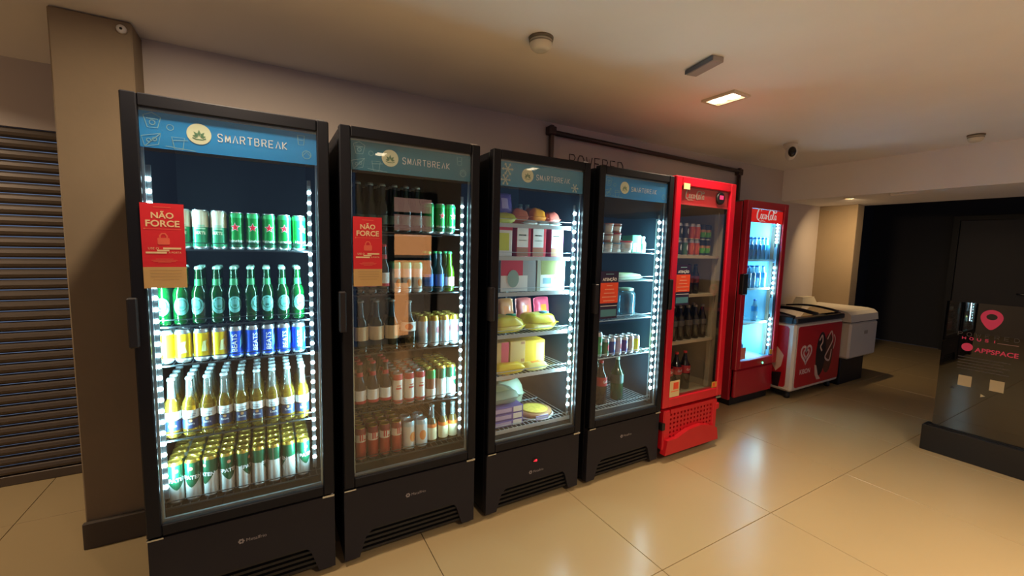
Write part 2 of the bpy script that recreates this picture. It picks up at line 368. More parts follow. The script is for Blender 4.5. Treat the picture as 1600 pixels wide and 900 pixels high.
# ------------------------------------------------------------------ ceiling fittings
cream_p = M('cream_plastic', '#d8cdb6', .4); white_p = M('white_plastic', '#d9d4cb', .4)
lens_m = emis_mat('lamp_lens', (1.0, .80, .52), 9)
def downlight(x, y, k, spread, label):
    t = thing('ceiling_downlight', label, 'ceiling lamp', (x, y, CEIL), 0, 'twin ceiling downlights')
    mb = MB(); w, l = .085, .115
    for a in ((-w, -w+.02, -l, l), (w-.02, w, -l, l), (-w+.02, w-.02, -l, -l+.02), (-w+.02, w-.02, l-.02, l)): mb.box(*a, -.014, 0, cream_p)
    part('trim_frame', mb, t)
    for s in (-1, 1): part('lamp_lens', MB().lathe([(.05, -.003), (.05, -.009), (.035, -.013)], lens_m, 20, (0, s*.047, 0)), t)
    for s in (-1, 1):
        ld = bpy.data.lights.new('downlight_bulb', 'AREA'); ld.shape = 'DISK'; ld.size = .07; ld.energy = SPOT_W*k; ld.color = WARM; ld.spread = math.radians(spread)
        lo = link('downlight_bulb', ld, t, (0, s*.047, -.016))
for n, (x, y, k, sp) in enumerate(DOWNLIGHTS):
    downlight(x, y, k, sp, ['glowing twin recessed downlight in the ceiling above the red fridge', 'twin recessed downlight above the leftmost fridge', 'twin recessed downlight behind the viewer at left', 'twin recessed downlight behind the viewer at right', 'twin recessed downlight by the roller shutter'][n])
def smoke(x, y, label, s=1):
    t = thing('smoke_detector', label, 'smoke detector', (x, y, CEIL), 0, 'ceiling smoke detectors')
    part('mounting_plate', MB().lathe([(.058*s, -.012), (.06*s, 0)], M('plate_dark', '#6d6352', .5), 24), t)
    part('housing', MB().lathe([(.02*s, -.058), (.036*s, -.056), (.047*s, -.046), (.054*s, -.028), (.054*s, -.012)], cream_p, 24), t)
    part('sensor_slots', MB().lathe([(.0552*s, -.027), (.0552*s, -.021)], M('slot_dark', '#8a7f6c', .6), 24), t)
smoke(1.55, -.165, 'round cream smoke detector on the ceiling above the third fridge'); smoke(5.37, -.77, 'small pale smoke detector at right near the ceiling beam', .9)
em = thing('ceiling_fixture', 'slim unlit rectangular blue-grey fitting on the ceiling before the downlight', 'ceiling fixture', (2.43, -.41, CEIL), -.22)
part('housing', MB().box(-.035, .035, -.1, .1, -.028, 0, M('fixture_grey', '#a09a94', .4), .004), em); part('side_cover', MB().box(-.041, -.035, -.1, .1, -.026, -.004, M('fixture_blue', '#5c6474', .4)), em)
cm = thing('security_camera', 'white security camera with black face under the ceiling', 'security camera', (4.53, .21, CEIL))
part('base', MB().lathe([(.035, -.05), (.052, -.03), (.056, 0)], white_p, 20), cm)
cb = part('camera_body', MB().lathe([(.02, -.058), (.05, -.05), (.056, 0), (.05, .05), (.03, .065)], white_p, 18), cm); cb.location = (-.01, -.015, -.085); cb.rotation_euler = (math.radians(90), 0, math.radians(-55)); cb.scale = (.8, 1.15, 1)
fa = part('lens_face', MB().lathe([(.04, .06), (.03, .072), (.012, .074)], M('lens_black', '#0d0c0c', .15), 18), cb)
wt = thing('added_wall_light', 'small recessed lamp under the beam above the freezers', 'ceiling lamp', (5.98, .30, 2.14))  # lamp added to brighten the wall and pier, dull so it stays unseen
part('trim_ring', MB().lathe([(.04, -.008), (.05, -.008), (.052, 0)], cream_p, 20, cap0=False), wt); part('lamp_lens', MB().lathe([(.038, -.003), (.03, -.006)], white_p, 20), wt)
ld = bpy.data.lights.new('added_wall_bulb', 'AREA'); ld.shape = 'DISK'; ld.size = .06; ld.energy = 9; ld.color = (1.0, .69, .36); ld.spread = math.radians(100); link('added_wall_bulb', ld, wt, (0, 0, -.012)).rotation_euler = Vector((1.0, .25, -.85)).to_track_quat('-Z', 'Y').to_euler()
st = thing('soffit_strip', 'short pale strip fitting under the dropped beam', 'strip light', (5.86, -.2, 2.14))
part('housing', MB().box(-.015, .015, -.1, .1, -.02, 0, white_p, .003), st); part('diffuser', MB().box(-.011, .011, -.095, .095, -.024, -.02, M('diffuser', '#efe6d2', .4)), st)
# small white sensor on the column
sn = thing('column_sensor', 'small round white sensor high on the concrete column', 'sensor', (-.16, .74, 2.455)); part('housing', MB().lathe([(.02, 0), (.018, .014), (.008, .018)], white_p, 14), sn).rotation_euler = (math.radians(90), 0, 0)
part('lens', MB().lathe([(.006, .018), (.004, .021)], black2, 10), sn).rotation_euler = (math.radians(90), 0, 0)
# ------------------------------------------------------------------ product library: kind -> [(part name, mesh)]
KIND = {}
silver = M('can_silver', '#c9cdd0', .28, .9); gold = M('can_gold', '#c9a84c', .3, .85)
def pm(name, c='#808080', rough=.32, metal=.25): return M(name, c, rough, metal, coat=.2)
def can(kind, r, h, bands, lid=silver, prints=()):
    """bands: [(upto fraction, material)]"""
    pr = [(r*.80, 0), (r, .010)]; ms = [silver]; z = .010; top = h-.012
    for f, mt in bands: z = .010+(top-.010)*f; pr.append((r, z)); ms.append(mt)
    pr.append((r*.84, h-.003)); ms.append(bands[-1][1])
    b = MB().lathe(pr, ms, 18, cap1=False).mesh('body')
    l = MB().lathe([(r*.84, h-.003), (r*.88, h), (r*.80, h), (r*.78, h-.006)], lid, 18, cap0=False).box(-r*.12, r*.12, -r*.55, r*.1, h-.006, h-.0035, lid).mesh('lid')
    KIND[kind] = [('body', b), ('lid', l)]+[(n, wrap_mesh(n, s, mt, r+.0005, zz, a)) for n, s, mt, zz, a in prints]
def bottle(kind, r, h, glassm, cap=silver, neck=None, labels=(), prints=(), necklabel=None, capr=.0135, sh=(.52, .66, .76), pet=False):
    """labels: [(z0, z1, mat)] sleeves on the body; shoulders by sh fractions"""
    nr = .012 if not pet else .012
    b = MB().lathe([(r*.85, 0), (r, .008), (r, h*sh[0]), (r*.86, h*(sh[0]*.5+sh[1]*.5)), (r*.55, h*sh[1]), (nr*1.15, h*sh[2]), (nr, h-.012), (nr*1.1, h-.008)],
                   [glassm]*4+[neck or glassm]*3, 16).mesh('glass_body' if not pet else 'bottle_body')
    out = [('glass_body' if not pet else 'bottle_body', b)]
    c = MB().lathe([(capr, h-.012 if not pet else h-.018), (capr*1.02, h-.006), (capr*.8, h)], cap, 14).mesh('cap'); out.append(('cap', c))
    for z0, z1, mt in labels: out.append(('label', MB().lathe([(r+.0006, z0), (r+.0006, z1)], mt, 18, cap0=False, cap1=False).mesh('label')))
    if necklabel: z0, z1, mt = necklabel; out.append(('neck_label', MB().lathe([(nr*1.3, z0), (nr*1.16, z1)], mt, 14, cap0=False, cap1=False).mesh('neck_label')))
    for n, s, mt, zz, a in prints: out.append((n, wrap_mesh(n, s, mt, r+.0011, zz, a)))
    KIND[kind] = out
def place(kind, name, loc, rz, label, cat, group, detail=True):
    t = thing(name, label, cat, loc, rz, group)
    for n, me in KIND[kind]:
        if detail or n in ('body', 'lid', 'glass_body', 'bottle_body', 'cap', 'label'): link(n, me, t)
    return t
ORD = ['leftmost', 'second from left', 'third from left', 'fourth from left', 'fifth from left', 'sixth from left', 'seventh from left', 'eighth from left', 'ninth from left', 'tenth from left']
ROW = ['front row', 'second row', 'third row', 'fourth row', 'fifth row', 'sixth row']
def rank(kind, name, cat, desc, xs, fx, fy, z, y0, rows, dy, where, rots=None, jit=.25, dxr=0):
    """a rank of alike containers: columns xs (world x), rows going back"""
    for r in range(rows):
        for i, x in enumerate(xs):
            rz = (rots[i] if (rots and r == 0) else random.uniform(-1, 1)*jit*(1 if r == 0 else 5))
            lab = (f'{desc}, {ORD[i]}, ' if len(xs) > 1 else f'{desc}, ')+f'{ROW[r]}, {where}'
            if rows == 1: lab = lab.replace(', front row', '')
            place(kind, name, (x+random.uniform(-.0006, .0006), fy+y0+r*dy, z+.001), rz, lab, cat, f'{desc} on {where}', r < 2)
g_can = pm('can_green', '#0e8a3a'); g_lt = pm('can_green_light', '#35b368'); w_can = pm('can_white', '#dfe5e0'); r_star = M('star_red', '#d62033', .4); d_green = pm('can_deep_green', '#0f5a37')
can('star_can', .0262, .149, [(.18, d_green), (.92, g_can), (1, g_lt)], silver,
    [('star', star2(.0165), r_star, .089, 0), ('star_outline', ribbon([(x*1.12, y*1.12) for x, y in star2(.0165)[0][1:]], .0016, True), M('white_print'), .089, 0), ('lettering', text2('Heineken', w=.062), M('white_print'), .036, 0)])
can('mate_can', .0275, .152, [(.58, pm('can_jade', '#2f9a6a')), (1, pm('can_pale', '#dfe8d0'))], silver,
    [('lettering', text2('MATE', w=.034, bold=.02), M('cream_print'), .062, 0), ('print_line', merge(rect2(-.017, -.003, .017, .003), rect2(-.015, .008, .015, .014), rect2(-.013, -.014, .013, -.01)), M('mint_print', '#9fd8b2', .5), .080, 0)])
can('yellow_can', .0275, .130, [(.08, pm('can_white')), (.96, pm('can_yellow', '#e8c818')), (1, silver)], silver,
    [('emblem', poly2([(-.012, -.022), (.012, -.022), (.004, .004), (.010, .024), (-.006, .018)]), M('pale_lime', '#e6efae', .5), .062, 0)])
can('blue_can', .0275, .130, [(.95, pm('can_blue', '#1a4fd0')), (1, silver)], silver,
    [('lettering', move(text2('BEATS', w=.072, bold=.015), rot=math.pi/2), M('white_print'), .064, -.15), ('flash', poly2([(-.006, -.03), (.006, -.01), (.004, .03), (-.004, .01)]), M('sky_print', '#5cc0f0', .4), .07, .75)])
can('shield_can', .0268, .172, [(.99, pm('can_white')), (1, gold)], gold,
    [('green_shield', poly2([(-.0268*2.6, .162-.09), (-.035, -.028+.045), (0, -.0), (.035, .017), (.0268*2.6, .072), (.0268*2.6, .078), (-.0268*2.6, .078)]), pm('can_bottle_green', '#10583a'), .0815, 0),
     ('lettering', text2('SPATEN', w=.062, bold=.02), M('white_print'), .107, 0), ('seal', poly2(circ(.007, 12)), M('seal_copper', '#c98a6a', .4), .137, 0)])
# wrap the shield as a fine grid so that it follows the can
def shield_mesh(r):
    n = 24; v = []; f = []
    for i in range(n+1):
        x = -math.pi*r+2*math.pi*r*i/n; d = abs(x)/(math.pi*r); lo = .058+.050*min(1, d*2.2)**1.4 if d < .45 else .106
        for t in range(3): v.append((x, lo+(.1595-lo)*t/2))
    for i in range(n):
        for t in range(2): f.append([i*3+t, (i+1)*3+t, (i+1)*3+t+1, i*3+t+1])
    return v, f
KIND['shield_can'][2] = ('green_shield', wrap_mesh('green_shield', shield_mesh(.0268), pm('can_bottle_green', '#10583a'), .0272, 0, 0))
KIND['shield_can'][3] = ('lettering', wrap_mesh('lettering', text2('SPATEN', w=.074, bold=.03), M('white_print'), .0277, .100, 0))
KIND['shield_can'][4] = ('seal', wrap_mesh('seal', poly2(circ(.007, 12)), M('seal_copper', '#c98a6a', .4), .0277, .137, 0))
gg = drink_mat('green_bottle_glass', '#0a5a24', .5, .45); am = drink_mat('amber_bottle_glass', '#2a1408', .4, .1); clr = drink_mat('clear_neck_glass', '#d4dcd4', .5, .72); beer = drink_mat('golden_beer', '#ecc048', .6, .74)
lab_w = M('label_white', '#dfe8e6', .5); lab_mint = M('label_mint', '#4f918b', .5); lab_navy = M('label_navy', '#14284f', .45); lab_red = M('label_red', '#b3232f', .5); lab_cream = M('label_cream', '#d8c9a0', .5); lab_or = M('label_orange', '#cf6a28', .5)
bottle('green_bottle', .0272, .226, gg, pm('cap_green', '#9fd0bd'), None, (), [('label', poly2(circ(.026, 20, 0, 0, .034)), lab_mint, .072, 0), ('label_ring', ribbon(circ(.0175, 20, 0, 0, .022), .003, True), d_green, .076, 0), ('label_band', rect2(-.024, -.005, .024, .004), M('band_green', '#1d6b4a', .5), .068, 0)], (.150, .176, M('neck_green', '#1a7440', .45)))
bottle('pale_bottle', .0272, .237, beer, pm('cap_pale', '#c8d8dc'), clr, [(.072, .104, lab_w), (.030, .068, lab_navy)],
       [('lettering', text2('Corona', w=.036), lab_navy, .09, 0), ('label_line', merge(rect2(-.014, -.0012, .014, .0012), rect2(-.01, -.006, .01, -.004)), lab_navy, .081, 0), ('lettering', text2('Extra', w=.026), lab_w, .05, 0), ('crest', poly2(circ(.006, 12)), M('crest_tan', '#b08a5a', .5), .062, .0)])
# other drinks
dkg = drink_mat('dark_green_glass', '#0a2a1c', .4, .15); dkb = drink_mat('dark_brown_glass', '#1a0d0a', .4, .1); teal_g = drink_mat('blue_green_glass', '#1d5560', .5, .3); olive_g = drink_mat('olive_glass', '#3a3a14', .5, .25)
cola = drink_mat('cola_plastic', '#1c0c09', .3, .1); cleargr = drink_mat('green_pet', '#0f6a4a', .5, .35); water = drink_mat('water_pet', '#a8dcf6', .6, .35)
bottle('dark_green_bottle', .0265, .222, dkg, pm('cap_grey', '#7a8a86'), None, [(.035, .075, M('label_dusk', '#3d5a50', .5))])
bottle('dark_label_bottle', .028, .235, dkb, lab_red, None, [(.05, .10, lab_w), (.036, .05, lab_red)], (), (.165, .185, lab_red))
bottle('wide_label_bottle', .034, .250, dkg, pm('cap_grey'), teal_g, [(.06, .125, lab_cream)], (), None, .015)
bottle('round_label_bottle', .038, .240, olive_g, pm('cap_grey'), clr, [(.09, .135, lab_w)], [('label_patch', poly2(circ(.02, 16, 0, 0, .016)), lab_or, .112, 0)], None, .016)
bottle('tall_blue_bottle', .025, .205, teal_g, pm('cap_green2', '#2d9a56'), None, [(.03, .09, M('label_blue', '#2a62b8', .5))])
bottle('tall_green_bottle', .025, .205, drink_mat('lime_glass', '#4f7a14', .5, .2), pm('cap_green2'), None, [(.03, .075, lab_cream)])
bottle('orange_label_bottle', .026, .205, drink_mat('straw_drink', '#8a6a3a', .5, .3), pm('cap_grey'), clr, [(.02, .085, lab_cream), (.085, .105, lab_or)])
can('silver_can', .0263, .158, [(.9, pm('can_steel', '#b9c4c8')), (1, gold)], gold, [('emblem', poly2(circ(.011, 14, 0, 0, .02)), M('emblem_rose', '#a0525a', .5), .085, .0)])
can('red_white_can', .0268, .158, [(.12, lab_red), (.86, pm('can_white')), (1, lab_red)], silver, [('emblem', merge(rect2(-.014, -.004, .014, .004), rect2(-.010, .012, .010, .016)), lab_red, .085, 0)])
can('brown_green_can', .0268, .158, [(.35, pm('can_white')), (.75, pm('can_brown', '#7a4a38')), (1, g_can)], gold)
can('gold_red_can', .0262, .162, [(.60, pm('can_brick', '#a23a2c')), (.86, pm('can_offwhite', '#d8d0c4')), (1, pm('can_wine', '#7d2a26'))], gold, [('lettering', move(merge(rect2(-.016, -.016, -.010, .016), rect2(-.006, -.016, 0, .016), rect2(.004, -.016, .016, -.010), rect2(.004, .010, .016, .016))), lab_red, .117, 0)])
can('pale_fruit_can', .031, .150, [(.12, pm('can_sky', '#a9c8d2')), (.9, pm('can_mist', '#cfd8d6')), (1, pm('can_sky'))], silver, [('fruit_print', poly2(circ(.018, 18, 0, 0, .026)), M('print_peach', '#d8904e', .5), .07, 0)])
can('slim_pale_can', .024, .150, [(.85, pm('can_mist')), (1, pm('can_mint', '#6fc9a8'))], pm('cap_green2'), [('emblem', poly2(circ(.012, 14, 0, 0, .02)), M('print_peach'), .05, 0)])
for nm, c in (('teal_can', '#17a06a'), ('cherry_green_can', '#3a7a52'), ('cobalt_can', '#2848b0'), ('lilac_can', '#b8b4d8'), ('violet_can', '#4a34a0'), ('steel_can', '#b8b4a8'), ('lemon_can', '#d2c63a'), ('orange_can', '#d8582a'), ('dark_can', '#2a2630'), ('moss_can', '#4f7a62')):
    can(nm, .0262, .118, [(.9, pm('tint_'+nm, c)), (1, silver)], silver, [('emblem', poly2(circ(.010, 14, 0, 0, .022)), {'cherry_green_can': r_star, 'lilac_can': lab_red, 'orange_can': M('print_amber', '#e88a4a', .5)}.get(nm, lab_w), .06, .2)])
can('big_teal_can', .030, .165, [(.9, pm('tint_teal_can')), (1, silver)], silver, [('emblem', poly2(circ(.012, 14)), lab_w, .09, .2)])
can('lime_can', .0262, .118, [(.12, M('label_black', '#141414', .4)), (.52, pm('can_lime', '#5aa82a')), (.72, pm('can_tan', '#c08a4a')), (1, M('label_black'))], M('label_black'), [('emblem', poly2([(-.008, -.015), (-.002, -.015), (0, .0), (.003, -.015), (.009, -.015), (.004, .015), (-.006, .015)]), pm('can_lime_light', '#a8d860'), .05, 0)])
def pet(kind, r, h, body, cap, label, fill=None): bottle(kind, r, h, body, cap, None, [label], (), None, .0145, (.58, .74, .88), True)
pet('cola_bottle', .043, .30, cola, M('cap_red', '#d42a35', .4), (.13, .19, lab_red)); pet('green_pet_bottle', .045, .30, cleargr, M('cap_mint', '#bfeee0', .4), (.12, .18, M('label_smoke', '#25514a', .5)))
pet('small_cola_bottle', .031, .225, cola, M('label_black'), (.085, .135, M('label_dim_red', '#6a1a1e', .5))); pet('grey_cola_bottle', .036, .26, cola, M('cap_grey2', '#8a8480', .4), (.11, .15, M('label_dusk2', '#4a4440', .5)))
pet('water_bottle', .031, .225, water, M('cap_blue', '#2a78d8', .4), (.10, .15, M('label_water', '#3f9fe0', .5)))
KIND['cola_bottle'].append(('lettering', wrap_mesh('lettering', script_logo(.055), M('white_print'), .0445, .16, .15)))
# ------------------------------------------------------------------ boxes, pouches, pots
def carton(label, cat, x0, x1, y0, y1, z0, h, mat, prints=(), rz=0, name='food_carton', group=None, flaps=True):
    cx, cy = (x0+x1)/2, (y0+y1)/2; t = thing(name, label, cat, (cx, cy, z0+.001), rz, group); w, d = (x1-x0)/2, (y1-y0)/2
    part('box', MB().box(-w, w, -d, d, 0, h, mat, .003), t)
    for n, (u0, v0, u1, v1), mt in prints:
        decal(n, rect2(-w+2*w*u0, h*v0, -w+2*w*u1, h*v1), mt, t, (0, -d-.0006, 0))
    if flaps: part('top_flap', MB().box(-w+.003, w-.003, -d+.003, 0, h, h+.0015, mat), t)
    return t
def pouch(label, cat, x, y, z, w, l, th, mat, band=None, rot=(0, 0, 0), seal=None, seed=1, group=None, name='food_pouch', print_m=None):
    """pillow bag lying flat, w along x, l along y; crimped ends"""
    rnd = random.Random(seed); t = thing(name, label, cat, (x, y, z), 0, group)
    nu, nv = 14, 10; mb = MB(); vs = []; bm_ = band or mat
    ph = [rnd.uniform(0, 6) for _ in range(4)]
    for s in (1, -1):
        for j in range(nv+1):
            for i in range(nu+1):
                u, v = 2*i/nu-1, 2*j/nv-1
                e = (max(0, 1-abs(u)**4.0)**.42)*(max(0, 1-abs(v)**4.0)**.42)
                wr = 1+.05*math.sin(5*u+ph[0]+2*v)+.05*math.sin(7*v+ph[1]-3*u)
                edge = .006*math.sin(9*v+ph[2])*abs(u)**6
                zz = s*th/2*e*wr + (0 if e > 0 else s*.0008)
                if s < 0: zz = max(zz, -th/2*.92)
                vs.append((u*w/2*(1-.04*abs(v)**4)+edge, v*l/2*(1-.05*abs(u)**3), zz+th/2))
    n = (nu+1)*(nv+1); F = {0: [], 1: []}
    for s in (0, 1):
        for j in range(nv):
            for i in range(nu):
                q = [s*n+j*(nu+1)+i, s*n+j*(nu+1)+i+1, s*n+(j+1)*(nu+1)+i+1, s*n+(j+1)*(nu+1)+i]
                F[1 if 4 <= i <= 9 and 2 <= j <= 6 else 0].append(q if s == 0 else q[::-1])
    mb.add(vs, F[0], mat, True); mb.add(vs, F[1], bm_, True)
    o = part('bag', mb, t); o.rotation_euler = rot
    for s in (-1, 1):
        c = part('crimped_seal', MB().box(s*w/2-.008, s*w/2+.008, -l*.46, l*.46, th/2-.001, th/2+.001, seal or mat), t); c.rotation_euler = rot
    if print_m:
        c = part('printed_patch', MB().lathe([(w*.16, th*.99), (w*.15, th*1.06), (w*.02, th*1.10)], print_m, 14, (w*.22, -l*.05, 0)), t); c.rotation_euler = rot
    return t
def pot(label, x, y, z, r, h, body, lid, name='dairy_pot', group=None):
    t = thing(name, label, 'pot', (x, y, z+.001), 0, group)
    part('cup', MB().lathe([(r*.78, 0), (r*.95, h*.9)], body, 16), t); part('lid', MB().lathe([(r, h*.88), (r, h*.98), (r*.9, h)], lid, 16), t)
    part('label', MB().lathe([(r*.845, h*.25), (r*.93, h*.7)], lab_w, 16, cap0=False, cap1=False), t)
# ------------------------------------------------------------------ fridge building blocks
def brand_header(t, W, zb, zt, mat, x0=.046, x1=None, logo=1.0, snow=False, y=.016):
    x1 = x1 or W-.046; p = part('header_panel', MB().box(x0, x1, y, y+.004, zb, zt, mat), t, 'blue printed header strip with a round emblem')
    yy = y-.0012; h = zt-zb; zc = (zb+zt)/2+.004
    decal('emblem_disc', poly2(circ(.037, 28)), cream_l, p, (x0+.168, yy, zc))
    lf = []
    for a, l in ((90, .024), (50, .022), (130, .022), (15, .018), (165, .018)):
        g = math.radians(a); c, s = math.cos(g), math.sin(g)
        lf.append(poly2([(0+.004*c, -.012+.004*s), (l*.6*c-.005*s, -.012+l*.6*s+.005*c), (l*c*1.15, -.012+l*1.15*s), (l*.6*c+.005*s, -.012+l*.6*s-.005*c)]))
    lf.append(ribbon([(-.02, -.014), (-.01, -.019), (.01, -.019), (.02, -.014)], .003))
    decal('emblem_leaves', merge(*lf), M('leaf_green', '#5f8a6a', .5), p, (x0+.168, yy-.0006, zc))
    decal('lettering', strokes('SMARTBREAK', .228, .027, .0034, .55), white_t if logo else pale_i, p, (x0+.338, yy, zc-.004))
    ic = []; ics = []
    if snow:
        for cx, cy, R in ((.045, h*.70, .034), (.033, h*.25, .03), (.488, h*.22, .026)):
            ic = []; ics.append(ic)
            for k in range(6):
                g = math.radians(60*k); c, s = math.cos(g), math.sin(g); ic.append(ribbon([(cx, cy), (cx+R*c, cy+R*s)], .006))
                for q in (-.5, .5):
                    g2 = g+q; ic.append(ribbon([(cx+R*.55*c, cy+R*.55*s), (cx+R*.55*c+R*.35*math.cos(g2), cy+R*.55*s+R*.35*math.sin(g2))], .004))
    else:
        lw = .0022
        ic += [ribbon([(.012, h*.88), (.022, h*.56), (.05, h*.56), (.06, h*.86), (.036, h*.97)], lw, True), ribbon([(.02, h*.8), (.052, h*.8)], lw), ribbon(circ(.008, 10, .036, h*.7), lw, True)]
        ics.append(ic); ic = []; ics.append(ic)
        ic += [ribbon([(.004, h*.3), (.058, h*.42), (.05, h*.1), (.012, h*.02)], lw, True), ribbon(circ(.006, 8, .024, h*.2), lw, True), ribbon(circ(.006, 8, .04, h*.24), lw, True), ribbon([(.012, h*.02), (.058, h*.42)], lw)]
        ic = []; ics.append(ic)
        ic += [ribbon([(.088, h*.36), (.125, h*.36), (.118, h*.02), (.095, h*.02)], lw, True), ribbon([(.088, h*.26), (.135, h*.3)], lw), ribbon([(.07, h*.08), (.155, h*.02)], lw), ribbon(circ(.01, 10, .085, h*.62), lw*.8, True)]
        ic = []; ics.append(ic)
        ic += [ribbon([(.49, h*.9), (.515, h*.9), (.512, h*.6), (.493, h*.6)], lw, True), ribbon([(.495, h*.75), (.51, h*.75)], lw)]
        ic = []; ics.append(ic)
        ic += [ribbon(circ(.016, 12, .522, h*.3), lw, True), ribbon([(.506, h*.24), (.522, h*.4), (.538, h*.24)], lw)]
    for ic in ics: decal('line_drawing' if not snow else 'snowflake', merge(*ic), pale_i if not snow else M('snow_print', '#cfe0dc', .5), p, (x0, yy, zb))
    return p
def red_notice(t, x0, z0, z1):
    w, h = .122, z1-z0; zc = z0+h*.25; y = -.004
    p = part('notice', MB().box(x0, x0+w, y, y+.003, zc, z1, red_n).box(x0, x0+w, y, y+.003, z0, zc, sand_n), t, 'red warning notice with a padlock symbol')
    def d(n, sh, m, u, v): decal(n, sh, m, p, (x0+w*u, y-.0006, z0+h*v))
    d('lettering', text2('NÃO', w=w*.52, bold=.025), cream_n, .5, .868); d('lettering', text2('FORCE', w=w*.78, bold=.025), cream_n, .5, .765)
    d('rule_line', merge(rect2(-w*.4, -.0008, w*.42, .0008), poly2(circ(.003, 10, -w*.42, 0))), salmon, .5, .70); d('small_line', rect2(-w*.2, -.001, w*.2, .001), salmon, .5, .955)
    d('padlock', merge(poly2(rrect(-.017, -.013, .017, .011, .004)), ribbon([(-.010, .010), (-.010, .018), (-.005, .026), (.005, .026), (.010, .018), (.010, .010)], .005)), salmon, .5, .56)
    d('highlighted_text', merge(rect2(-w*.02, .008, w*.40, .0145), rect2(-w*.16, .001, w*.12, .006), rect2(-w*.42, -.0075, w*.06, -.001)), cream_n, .5, .435)
    d('lettering', text2('USE O', w=w*.24), cream_n, .26, .472); d('lettering', text2('A PORTA', w=w*.30), cream_n, .75, .423)
    d('small_text', merge(*[rect2(-w*a, -.004*k-.0009, w*a, -.004*k+.0009) for k, a in enumerate((.2, .3, .26, .15))]), salmon, .5, .345)
    d('small_text', merge(*[rect2(-w*a, -.011*k-.0007, w*a, -.011*k+.0007) for k, a in enumerate((.38, .36, .36, .3))]), M('sand_dark', '#a8865a', .6), .52, .21)
def dark_notice(t, x0, z0, z1, y=-.004):
    w, h = .145, z1-z0
    p = part('notice', MB().box(x0, x0+w, y, y+.003, z0, z1, navy_n), t, 'navy and orange attention notice')
    def d(n, sh, m, u, v): decal(n, sh, m, p, (x0+w*u, y-.0006, z0+h*v))
    d('orange_panel', rect2(-w*.5, -h*.215, w*.5, h*.215), orange_n, .5, .545); d('lettering', text2('ATENÇÃO', w=w*.8, bold=.03), white_t, .5, .83); d('small_line', rect2(-w*.22, -.002, w*.22, .002), pale_i, .5, .94)
    o = merge(*[rect2(-w*a, -k*.0235-.003, w*a, -k*.0235+.003) for k, a in enumerate((.16, .26, .3, .4, .32))]); decal('text_line', o, M('peach_print', '#f5a080', .5), p, (x0+w*.5, y-.0012, z0+h*.70))
    d('rule_line', rect2(-w*.46, -.002, w*.46, .002), white_t, .5, .27); d('teal_panel', rect2(-w*.44, -h*.075, w*.44, h*.075), teal_n, .5, .12)
def led_strip(t, x, y, zs, aim, watts, led=None):
    z0, z1 = min(zs), max(zs)
    s = part('led_strip', MB().box(x-.007, x+.007, y, y+.008, z0-.05, z1+.05, led_off), t, 'vertical strip of bright white lights')
    for z in zs: link('led', led or LED, s, (x, y-.001, z))
    if watts > 0:
        ld = bpy.data.lights.new('strip_light', 'AREA'); ld.shape = 'RECTANGLE'; ld.size = .02; ld.size_y = z1-z0; ld.energy = watts; ld.color = COOL; ld.spread = math.radians(170)
        lo = link('strip_light', ld, t, (x+math.copysign(.012, aim[0]), y+.016, (z0+z1)/2))
        n = Vector((aim[0], aim[1], 0)).normalized(); ax = Vector((0, 0, 1)); rx = ax.cross(-n)
        lo.matrix_local = Matrix(((rx.x, ax.x, -n.x, lo.location.x), (rx.y, ax.y, -n.y, lo.location.y), (rx.z, ax.z, -n.z, lo.location.z), (0, 0, 0, 1)))
LED = MB().lathe([(.0080, 0), (.0080, .002), (.0040, .0050)], led_m, 8).mesh('led'); LED.transform(Matrix.Rotation(math.radians(90), 4, 'X'))
LED_BIG = MB().lathe([(.0105, 0), (.0105, .003), (.0085, .0085), (.0035, .011)], led_m, 8).mesh('led'); LED_BIG.transform(Matrix.Rotation(math.radians(90), 4, 'X'))
def wire_shelf(t, W, D, z, m, lip=.026, solid=None, y0=.075, deck=None):
    mb = MB(); a, b = .034, W-.034
    if solid:
        mb.box(a, b, y0, D-.06, z-.012, z, deck or solid); mb.box(a, b, y0-.006, y0, z-.016, z+.004, solid)
    else:
        mb.box(a, b, y0-.003, y0+.003, z-.006, z, m).box(a, b, y0-.002, y0+.002, z+lip-.003, z+lip, m)
        mb.box(a, b, D-.07, D-.064, z-.006, z, m).box(a, b, (D+y0)/2-.003, (D+y0)/2+.003, z-.008, z-.003, m)
        n = 20
        for k in range(n+1): x = a+(b-a)*k/n; mb.box(x-.0016, x+.0016, y0, D-.066, z-.0035, z, m)
        for x in (a+.004, b-.004): mb.box(x-.002, x+.002, y0-.002, y0+.002, z-.002, z+lip, m)
        if deck: mb.box(a, b, y0-.004, y0-.002, z-.02, z+.002, deck)
    part('shelf', mb, t)
